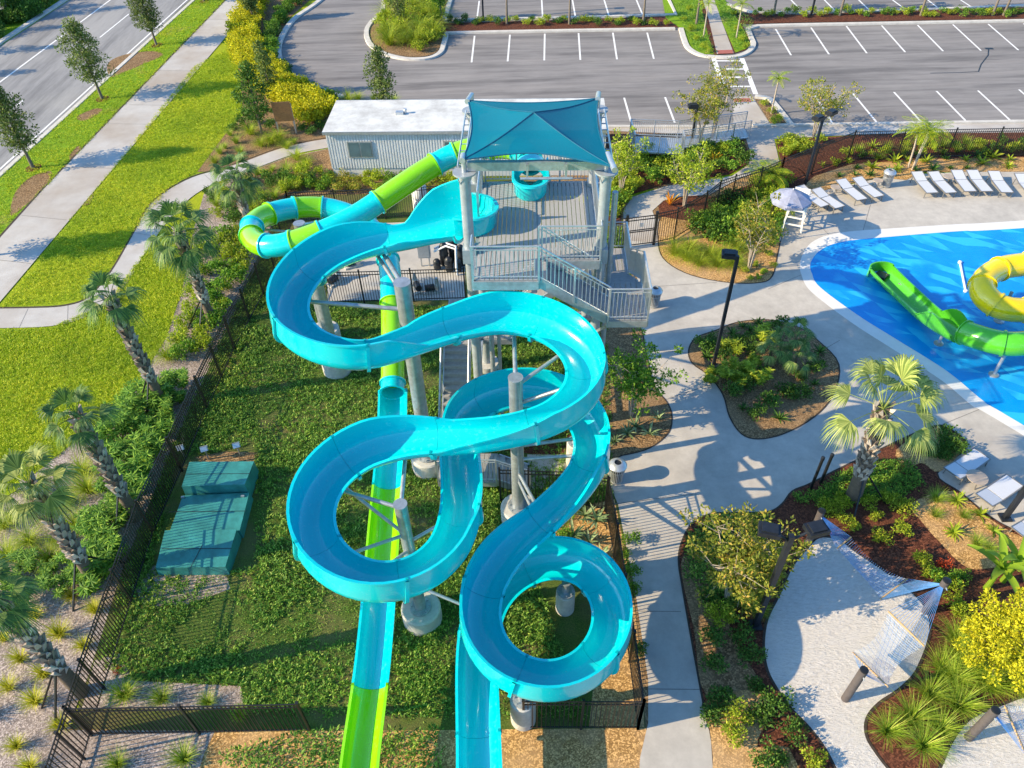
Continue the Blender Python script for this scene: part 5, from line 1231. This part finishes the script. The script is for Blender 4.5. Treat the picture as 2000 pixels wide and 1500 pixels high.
many(SH_L+SH_G, 'shrub', 'leafy shrub below the yellow bush at the right edge', 'shrub', [(1960, 1090), (1990, 1110), (1860, 1180), (1880, 1210), (1850, 1150), (1835, 1140), (1990, 1280), (1985, 1230), (1870, 1130)], (.6, 1.0))
# parking strips
many(SH_D+SH_L, 'shrub', 'low shrub in the mulch strip between the parking rows', 'shrub', [(x+rnd(-5, 5), rnd(40, 50)) for x in range(880, 1310, 16)], (.7, 1.0), .05)
many(SH_L+SH_G, 'shrub', 'bright low shrub in the far right parking strip', 'shrub', [(x+rnd(-4, 4), rnd(24, 33)) for x in range(1480, 2040, 15)], (.75, 1.05), .05)
pol = px([(735, 60), (760, 15), (800, 0), (855, 5), (855, 90), (810, 105), (760, 98)])
many(FOUNT+SH_L, 'fountain_grass', 'green grass clump in the rounded parking island', 'grass clump', scatter(pol, 34, .9), (1.3, 2.0), .05, True)
many(SH_M, 'shrub', 'orange tinged shrub in the rounded parking island', 'shrub', [(830, 40), (842, 55), (835, 70), (848, 30), (845, 80)], (1.0, 1.4), .05)
many(SH_L, 'ground_shrub', 'low green filler plant in the corner islands by the crosswalk', 'shrub', [(1335, 40), (1350, 60), (1360, 80), (1375, 95), (1345, 20), (1440, 60), (1450, 80), (1432, 30), (1490, 205), (1505, 220), (1520, 235), (1512, 243), (1385, 102), (1455, 95)], (.6, .9), .06)
# far side of the road
many(SH_D, 'hedge_shrub', 'dark hedge plant on the far side of the road at the top left', 'hedge shrub', [(rnd(-60, 0)+k*10, 88-k*6.4+rnd(-26, -6)) for k in range(0, 14) for _ in range(3)], (1.6, 2.4))

def leaves_np(name, mt, spots, per, spread, lr, wr):
    """one mesh of many small pointed leaves round the given ground spots"""
    import numpy as np
    g = np.random.default_rng(3); P_ = np.repeat(np.array(spots), per, 0); n = len(P_)
    a = g.uniform(0, 2*np.pi, n); el = g.uniform(.15, 1.1, n); l = g.uniform(*lr, n); w = g.uniform(*wr, n)
    d = np.stack([np.cos(a)*np.cos(el), np.sin(a)*np.cos(el), np.sin(el)], 1); s_ = np.stack([-np.sin(a), np.cos(a), g.uniform(-.5, .5, n)], 1)
    p = P_.copy(); q = g.uniform(0, spread, n); b = g.uniform(0, 2*np.pi, n); p[:, 0] += np.cos(b)*q; p[:, 1] += np.sin(b)*q; p[:, 2] = g.uniform(0, 1, n)*P_[:, 2]+.005
    m_ = p+d*(l*.45)[:, None]; v = np.stack([p, m_+s_*(w/2)[:, None], p+d*l[:, None], m_-s_*(w/2)[:, None]], 1).reshape(-1, 3)
    me = bpy.data.meshes.new(name); me.vertices.add(n*4); me.loops.add(n*4); me.polygons.add(n)
    me.vertices.foreach_set('co', v.ravel()); me.loops.foreach_set('vertex_index', np.arange(n*4)); me.polygons.foreach_set('loop_start', np.arange(n)*4)
    me.materials.append(mt); me.update(calc_edges=True); o = bpy.data.objects.new(name, me); C.objects.link(o); return o
# weeds of the yard: one mass
spots = []; yard = px([(540, 400), (520, 470), (440, 650), (330, 890), (250, 1100), (170, 1370), (620, 1400), (1000, 1400), (1240, 1400), (1215, 1180), (1195, 960), (1185, 640), (1230, 610), (1215, 440), (1010, 600), (640, 600)])
from mathutils import noise as mn
holes = [px([(345, 895), (500, 872), (500, 1110), (440, 1120), (300, 1112)]), px([(640, 440), (912, 430), (912, 588), (640, 590)]), px([(1040, 1110), (1150, 985), (1205, 975), (1255, 1330), (1258, 1420), (1150, 1420)]), px([(160, 1385), (185, 1290), (260, 1330), (470, 1340), (480, 1385)])]
x0, x1 = min(p.x for p in yard), max(p.x for p in yard); y0, y1 = min(p.y for p in yard), max(p.y for p in yard); cnt = 0
while cnt < 24000:
    x, y = rnd(x0, x1), rnd(y0, y1)
    if not inside((x, y), yard) or any(inside((x, y), h_) for h_ in holes): continue
    d_ = mn.noise(V((x*.45, y*.45, 0)))+.5*mn.noise(V((x*1.3, y*1.3, 3)))
    if d_ < rnd(-.5, .16): cnt += .25; continue
    h_ = .04+.16*max(0, d_+.2); cnt += 1; spots.append((x, y, h_))
tag(leaves_np('ground_weeds', L_WEED, spots, 9, .09, (.05, .15), (.024, .05)), 'dense low weeds covering the yard under the slides', 'weeds', kind='stuff')
short = [(x, y, .02) for x, y in scatter(yard, 15000) if not any(inside((x, y), h_) for h_ in holes)]
tag(leaves_np('short_grass', L_WEED, short, 9, .16, (.04, .10), (.012, .022)), 'thin short grass between the weeds of the yard', 'grass', kind='stuff')
mb = MB(); pol = px([(1600, 960), (1640, 930), (1700, 905), (1780, 900), (1800, 950), (1750, 975), (1640, 985), (1560, 985), (1550, 970)])
for x, y in scatter(pol, 900):
    for _ in range(6): o = sph(); leafq(mb, V((x+o.x*.08, y+o.y*.08, rnd(.03, .16))), V((o.x, o.y, abs(o.z)*.6+.1)).normalized(), V((0, 0, 1)), rnd(.07, .14), .04)
tag(mb.build('ground_cover', L_GREEN), 'low green ground cover round the foot of the right palm', 'ground cover', kind='stuff')
mb = MB()
for pol, n in ((px([(1310, -10), (1366, -10), (1392, 106), (1355, 100), (1330, 50)]), 700), (px([(1392, -10), (1470, 40), (1458, 92), (1436, 102)]), 500), (px([(600, 1430), (860, 1430), (860, 1520), (560, 1540), (420, 1480)]), 500), (px([(1345, 1050), (1400, 1010), (1500, 1010), (1490, 1120), (1420, 1200), (1340, 1130)]), 900)):
    for x, y in scatter(pol, n):
        for _ in range(5): o = sph(); leafq(mb, V((x+o.x*.1, y+o.y*.1, rnd(.05, .2))), V((o.x, o.y, abs(o.z)*.6+.1)).normalized(), V((0, 0, 1)), rnd(.08, .16), .05)
tag(mb.build('ground_cover', L_WEED), 'patchy green ground cover in the parking corners and the lower beds', 'ground cover', kind='stuff')
# short real blades in the lawn so that its surface is not flat
mb = MB(); pol = px([(-60, 650), (100, 640), (210, 592), (300, 471), (365, 393), (380, 450), (355, 570), (325, 660), (250, 778), (167, 847), (80, 915), (-60, 1000)]); pol2 = px([(0, 600), (180, 380), (380, 130), (455, 90), (470, 220), (382, 336), (325, 374), (262, 455), (165, 585)]); pol3 = px([(-20, 470), (0, 345), (382, 0), (442, 0), (80, 376)])
bare = [px(q) for q in ([(212, 122), (250, 105), (300, 100), (318, 108), (280, 125), (245, 140), (215, 150)], [(150, 228), (185, 212), (200, 216), (165, 236)], [(30, 375), (62, 345), (100, 335), (90, 362), (45, 405), (20, 420)], [(135, 305), (152, 285), (158, 292), (142, 315)])]
spots = [(x, y, .03) for pl_, n in ((pol, 16000), (pol2, 14000), (pol3, 6500)) for x, y in scatter(pl_, n) if not any(inside((x, y), b_) for b_ in bare)]
tag(leaves_np('lawn_blades', leaf('lawn_blades', [(0, (.14, .23, .009)), (.6, (.37, .46, .014)), (1, (.57, .56, .06))], .3, patch=.22), spots, 7, .14, (.05, .11), (.018, .03)), 'loose longer blades standing in the mown lawn', 'grass', kind='stuff')

# ------------------------------------------------------------------ trees
def trunk_mesh(mb, pts, r0, r1, n=10): mb.tube(pts, [r0+(r1-r0)*i/(len(pts)-1) for i in range(len(pts))], n)
def tree(label, base, h, cw, mt, seed, name='oak_tree', cat='tree', group=None, clear=.28, nc=92, leaf_=(.19, .08), per=52, cone=.55, z0=0.0):
    random.seed(seed); b = P(*base, z0) if len(base) == 2 else V(base)
    t = thing(name, label, cat, tuple(b), rnd(0, 6.28), group); mb = MB(); lean = V((rnd(-.15, .15), rnd(-.15, .15), 0))
    sp = [V((0, 0, 0)), lean*.3+V((0, 0, h*.3)), lean*.7+V((0, 0, h*.6)), lean+V((0, 0, h*.92))]; trunk_mesh(mb, sp, h*.018+.02, .012)
    cr = MB(); zc = h*clear
    for k in range(nc):
        f = (k+.5)/nc; z = zc+(h-zc)*f; env = cw*(math.sin(math.pi*min(1, .12+f*.86))**.7)*(1-cone*f*.55); a = k*2.4+rnd(-.5, .5); rr = env*rnd(.15, 1.0)
        c = V((rr*math.cos(a), rr*math.sin(a), z+rnd(-.15, .15)))+lean*f; st_ = lean*f+V((0, 0, max(.2*h, z-rr*.55)))
        if k % 2 == 0: mb.tube([st_, st_.lerp(c, .6)+V((0, 0, .06)), c], [.022, .012, .006], 4, False)
        clumpy(cr, c, h*.075*rnd(.7, 1.25), per, leaf_[0], leaf_[1], .3, .8)
    mb.build('trunk', BARK, t, local=True, smooth=50); cr.build('crown', mt, t, local=True); return t
def ring(label, q, r_=.45):
    mb = MB(); p = P(*q); mb.sheet([(p.x+r_*math.cos(k*.5236), p.y+r_*math.sin(k*.5236)*1.2) for k in range(12)], .004); struct('mulch_ring', mb, G_RED)
for q, h, cw, s_, lab in (((200, 193), 5.1, 1.75, 11, 'largest roadside oak, standing in the verge with a full crown'), ((306, 88), 4.6, 1.35, 12, 'roadside oak in the verge at the top, farther than the largest one'), ((65, 328), 4.9, 1.45, 13, 'roadside oak with a loose crown at the left edge of the frame'), ((399, 3), 4.6, 1.3, 14, 'roadside oak of which only the foot shows at the top edge'), ((497, 45), 4.2, .8, 15, 'slim tree beside the sidewalk where the yellow hedge begins'), ((-60, 505), 5.0, 1.5, 24, 'roadside oak beyond the left edge that throws its shadow over the sidewalk')):
    tree(lab, q, h, cw, L_OAK, s_, group='oaks along the road'); ring('', q)
for k, q in enumerate(((245, 15), (125, 52), (105, 92), (60, 138), (-10, 190))):
    q = P(*q)+V((-9.4, -1.8, 0)); q = (q.x, q.y, 0)
    tree('dark hedge row tree across the road throwing a long finger of shade', q, 5.0, 1.1, L_DARK, 40+k, 'hedge_tree', group='dark trees across the road', nc=44)
for q, s_ in (((38, 22), 51), ((-5, 40), 52), ((75, 0), 53)): tree('dark bushy tree in the hedge at the top left corner', q, 3.4, 1.6, L_DARK, s_, 'hedge_tree', group='bushy trees at the top left corner', clear=.1, nc=50)
tree('slender tall green shrub tree between the lawn and the yellow hedge', (512, 262), 4.4, 1.1, L_DARK, 16, 'slim_tree', clear=.25, nc=60)
tree('greyish young tree in front of the yellow hedge beside the drive', (532, 190), 3.6, .75, L_OAK, 17, 'slim_tree', clear=.2, nc=40)
tree('small round young oak behind the white trailer at the drive', (752, 226), 4.3, 1.15, L_OAK, 18, 'young_oak', clear=.25, nc=60)
tree('young tree in the rounded parking island', (782, 55), 5.0, .9, L_OAK, 19, 'slim_tree', clear=.2, nc=50, z0=.05)
tree('young tree at the head of the parking island next to the stripes', (862, 45), 4.0, .7, L_GREEN, 20, 'slim_tree', clear=.35, nc=40, z0=.05)
for k, x in enumerate((990, 1112, 1256, 1640, 1798, 1938, 1510, 1360, 1960)):
    tree('young staked parking strip tree, bare pale stems below a crown cut by the top edge', (x, 47 if x < 1400 else 30), 5.2, 1.0, L_MYRTLE if k % 2 else L_OAK, 60+k, 'parking_tree', group='young trees in the parking strips', clear=.5, nc=36, z0=.05)

def myrtle(label, base, h, cw, seed, mt=L_MYRTLE, stems=6, nl=72, per=36, leaf_=(.14, .075)):
    random.seed(seed); b = P(*base); t = thing('crape_myrtle', label, 'small tree', tuple(b), rnd(0, 6.28), 'multi stemmed crape myrtles'); mb = MB(); cr = MB()
    for s_ in range(stems):
        a = s_*6.283/stems+rnd(-.3, .3); d = V((math.cos(a), math.sin(a), 0)); hh = h*rnd(.6, .85)
        p1 = d*.15+V((0, 0, h*.28)); p2 = d*cw*.35+V((0, 0, hh*.65)); p3 = d*cw*rnd(.5, .8)+V((0, 0, hh)); mb.tube([d*.05, p1, p2, p3], [.035, .03, .02, .01], 6, False)
        for k in range(nl//stems):
            f = rnd(.35, 1.0); src = p1.lerp(p2, min(1, f*1.6)) if f < .6 else p2.lerp(p3, (f-.5)*2)
            e = src + V((rnd(-1, 1), rnd(-1, 1), rnd(-.2, 1.0)))*cw*rnd(.3, .8); mb.tube([src, src.lerp(e, .5)+V((0, 0, .05)), e], [.012, .008, .004], 4, False)
            clumpy(cr, e, cw*.2*rnd(.5, 1.3), per, leaf_[0], leaf_[1], .4, .8)
    mb.build('trunk', PALEBARK, t, local=True, smooth=50); cr.build('crown', mt, t, local=True)
myrtle('airy crape myrtle in front of the car park beside the twin headed lamp', (1588, 268), 3.9, 1.55, 71)
myrtle('airy crape myrtle behind the access ramp next to the crosswalk', (1392, 268), 4.8, 1.6, 72)
myrtle('leafy crape myrtle at the right shoulder of the shade sail', (1212, 385), 4.0, 1.2, 73, L_LIME)
myrtle('pale stemmed crape myrtle at the bend of the upper path', (1336, 404), 3.9, 1.35, 74, L_LIME)
myrtle('crape myrtle with white stems left of the lifeguard chair', (1462, 528), 4.0, 1.15, 75)
myrtle('dark crape myrtle in the shaded bed right of the slide loop', (1232, 812), 3.7, 1.25, 76, L_GREEN, 7, 90, 48)
myrtle('sunlit yellow crape myrtle overhanging the walkway left of the sand', (1418, 1168), 3.6, 1.5, 77, L_MYRTLE, 7, 120, 54)
myrtle('thin crape myrtle right behind the short lamp post at the ramp', (1366, 280), 4.0, 1.25, 78)

def fan(mb, p, d, R_, n=22, spread=2.7, droop=.7):
    """palmate leaf: leaflets radiate round d from the hub p"""
    d = d.normalized(); s_ = d.cross(V((0, 0, 1)))
    s_ = s_.normalized() if s_.length > .05 else V((1, 0, 0)); nn = s_.cross(d)
    for k in range(n):
        th = (k/(n-1)-.5)*spread; e = (d*math.cos(th)+s_*math.sin(th)); L_ = R_*(1-.25*abs(th)/spread*2)*rnd(.88, 1.05); w = R_*.036
        sd_ = (s_*math.cos(th)-d*math.sin(th)); a = p+nn*.0; m1 = p+e*L_*.5+nn*(.05*R_); dr = droop*rnd(.6, 1.3)
        m2 = p+e*L_*.78+nn*.01-V((0, 0, dr*L_*.12)); tip = p+e*L_*.98-V((0, 0, dr*L_*.40))
        mb.add([a, m1-sd_*w*.6, m1+sd_*w*.6, m2-sd_*w*.45, m2+sd_*w*.45, tip], [(0, 1, 2), (1, 3, 4, 2), (3, 5, 4)])
def sabal(label, base, top, seed, nf=22, R_=.85, pet=.95, mt=L_PALM, boots=True, group='sabal palms in the left bed', stakes=2, r0=.19, hgt=None, sweep=118, tip=None):
    random.seed(seed); b = P(*base); h = hgt or PV(b, top); t = thing('sabal_palm', label, 'palm', tuple(b), 0, group)
    mb = MB(); off = V((rnd(-.12, .12), rnd(-.12, .12), 0)) if tip is None else V(tip); mb.tube([(0, 0, 0), off*.3+V((0, 0, h*.35)), off+V((0, 0, h))], [r0*1.15, r0*.92, r0*.85], 14); tk_ = mb.build('trunk', PTRUNK, t, local=True, smooth=50)
    if boots:
        bm = MB(); z = h*.26; k = 0
        while z < h*1.0:
            a = k*2.399; d = V((math.cos(a), math.sin(a), 0)); s_ = V((-d.y, d.x, 0)); p = off*(z/h)+d*r0*.88+V((0, 0, z)); w = .095; L_ = rnd(.2, .34)
            tip = p+d*rnd(.09, .16)+V((0, 0, L_))+s_*rnd(-.04, .04)
            bm.add([p-s_*w-V((0, 0, .05)), p+s_*w-V((0, 0, .05)), tip+s_*w*.45, tip-s_*w*.45, p-d*.03+V((0, 0, L_*.8))], [(0, 1, 2, 3), (1, 4, 2), (0, 3, 4), (3, 2, 4)]); z += h*.0062+.006; k += 1
        bm.build('boots', BOOT, tk_, local=True)
    cr = MB(); c = off+V((0, 0, h))
    for k in range(nf):
        a = k*2.399+rnd(-.2, .2); f = k/nf; el = R(78)-f*R(sweep)+rnd(-.12, .12); d = V((math.cos(a)*math.cos(el), math.sin(a)*math.cos(el), math.sin(el))); pl = pet*rnd(.8, 1.1)
        e = c+d*pl-V((0, 0, .12*pl*(1-abs(math.sin(el))))); cr.tube([c, c.lerp(e, .5)+V((0, 0, .04)), e], [.02, .014, .01], 4, False)
        fan(cr, e, (d-V((0, 0, .3))).normalized(), R_*rnd(.85, 1.15), 34, 2.8, rnd(.7, 1.9))
    cr.build('crown', mt, t, local=True)
    for k in range(stakes):
        a = rnd(0, 6.28) if k else -1.9; q = V((math.cos(a), math.sin(a), 0)); MB().bar(q*.17+V((0, 0, h*.28)), q*1.1, .05).build('stake', BLACK, t, local=True)
    return t
sabal('tall sabal palm in front of the curving path, nearest the tube slide ring', (416, 632), 455, 81, 24, .9, .95)
sabal('sabal palm with a sparse upright crown beside the lower bend of the path', (320, 792), 585, 82, 15, .8, .65)
sabal('sabal palm crown over the lawn edge with a drooping grey frond', (266, 1012), 818, 83, 13, .68, .62)
sabal('sabal palm with bright green fronds among the fountain grasses', (188, 1138), 955, 84, 15, .78, .7, L_PALMY)
sabal('sabal palm with the thickest trunk at the lower left, fronds cut by the left edge', (160, 1352), 1165, 85, 14, .72, .6)
sabal('sabal palm at the end of the path behind the tube slide ring', (486, 440), 348, 86, 20, .85, .9, stakes=0)
sabal('broad sunlit sabal palm beside the pool at the right', (1666, 972), 800, 87, 14, 1.05, 1.3, L_PALMY, group='sabal palms on the right', r0=.24, sweep=92, tip=(-.35, .05, 0))
sabal('small dark fan palm at the right of the middle bed', (1538, 712), 650, 88, 12, .5, .5, L_PALM, False, 'small fan palms in the middle bed', 0, .06)
sabal('small fan palm leaning left in the middle bed', (1518, 712), 672, 89, 11, .5, .45, L_PALM, False, 'small fan palms in the middle bed', 0, .06)
sabal('lowest small fan palm of the middle bed', (1550, 722), 690, 90, 11, .5, .45, L_PALM, False, 'small fan palms in the middle bed', 0, .06)
sabal('small fan palm at the left end of the cluster in the middle bed', (1502, 706), 680, 91, 9, .45, .4, L_PALMY, False, 'small fan palms in the middle bed', 0, .06)
def feather(label, base, h, seed, nf=12, L_=1.5, name='areca_palm', mt=L_ARECA, cat='palm', group=None, stems=3, z0=0):
    random.seed(seed); b = P(*base, z0); t = thing(name, label, cat, tuple(b), rnd(0, 6.28), group); mb = MB(); cr = MB()
    for s_ in range(stems):
        a0 = rnd(0, 6.28); o = V((math.cos(a0), math.sin(a0), 0))*(.15 if stems > 1 else 0); c = o*2.2+V((0, 0, h*rnd(.75, 1))); mb.tube([o, o*1.5+V((0, 0, h*.5)), c], [.06, .05, .04], 8, False)
        for k in range(nf):
            a = k*2.399; el = R(75)-(k/nf)*R(70); d = V((math.cos(a), math.sin(a), 0)); q = c.copy(); e_ = el; l = L_*rnd(.8, 1.1); pts = []
            for i in range(9): pts.append(q.copy()); q = q+(d*math.cos(e_)+V((0, 0, math.sin(e_))))*l/8; e_ -= .2
            cr.tube(pts, [.014-.0012*i for i in range(9)], 4, False); sd_ = V((-d.y, d.x, 0))
            for i in range(1, 17):
                f = i/17*8; p = pts[int(f)].lerp(pts[min(8, int(f)+1)], f-int(f)); dd = (pts[min(8, int(f)+1)]-pts[int(f)]).normalized(); w = L_*.30*math.sin(math.pi*(.15+.8*i/17))
                for sg_ in (-1, 1): leafq(cr, p, (sd_*sg_+dd*.7-V((0, 0, .25))).normalized(), V((0, 0, 1)), w, .035, .1)
    mb.build('trunk', PALEBARK, t, local=True, smooth=50); cr.build('crown', mt, t, local=True)
feather('yellow green areca palm with two stems behind the slatted pool bin', (1778, 330), 2.5, 101, 12, 1.5, stems=3)
feather('small bushy palm at the corner where the two black fences meet', (1492, 372), 1.3, 102, 11, 1.3, stems=4)
feather('young palm on the planted island right of the crosswalk', (1506, 222), 2.4, 103, 12, 1.0, stems=1, z0=.05)
feather('young palm beside the narrow walk at the top, left of it', (1374, 72), 2.6, 104, 11, 1.1, stems=1, z0=.06)
feather('young yellowing palm beside the narrow walk at the top, right of it', (1438, 74), 2.6, 105, 11, 1.1, stems=1, z0=.06)
feather('yellow tipped young palm standing in front of the crosswalk', (1418, 205), 2.6, 106, 9, .9, stems=1, mt=L_LIME)
# banana plants and the yellow bush at the right edge
for q, s_, lab in (((1958, 1135), 111, 'banana plant with upright broad leaves behind the yellow bush'), ((1925, 1150), 112, 'banana plant with a drooping leaf left of the yellow bush')):
    random.seed(s_); b = P(*q); t = thing('banana_plant', lab, 'banana plant', tuple(b), rnd(0, 6), 'banana plants at the right edge')
    MB().tube([(0, 0, 0), (0, 0, 1.2)], [.1, .06], 10).build('stem', L_BANANA, t, local=True)
    for k in range(7):
        a = k*2.4; d = V((math.cos(a), math.sin(a), 0)); s2 = V((-d.y, d.x, 0)); el = R(80)-k*.13; q_ = V((0, 0, 1.1)); vs = []; mb = MB()
        for i in range(8):
            f = i/7; w = .13*math.sin(math.pi*min(1, .05+f*.93))**.6; n_ = V((0, 0, 1))*math.cos(el)-d*math.sin(el); vs += [q_-s2*w+n_*.05, q_, q_+s2*w+n_*.05]; q_ = q_+(d*math.cos(el)+V((0, 0, math.sin(el))))*.17; el -= .19
        mb.add(vs, [g for i in range(7) for g in ((3*i, 3*i+1, 3*i+4, 3*i+3), (3*i+1, 3*i+2, 3*i+5, 3*i+4))]); mb.build('leaf', L_BANANA, t, local=True, smooth=60)
tree('big bright yellow bush tree at the right edge above the grass tufts', (1925, 1298), 3.0, 1.55, L_YELLOW, 121, 'yellow_bush', 'bush', clear=.2, nc=120, leaf_=(.10, .06), per=100, cone=.2)
random.seed(5)
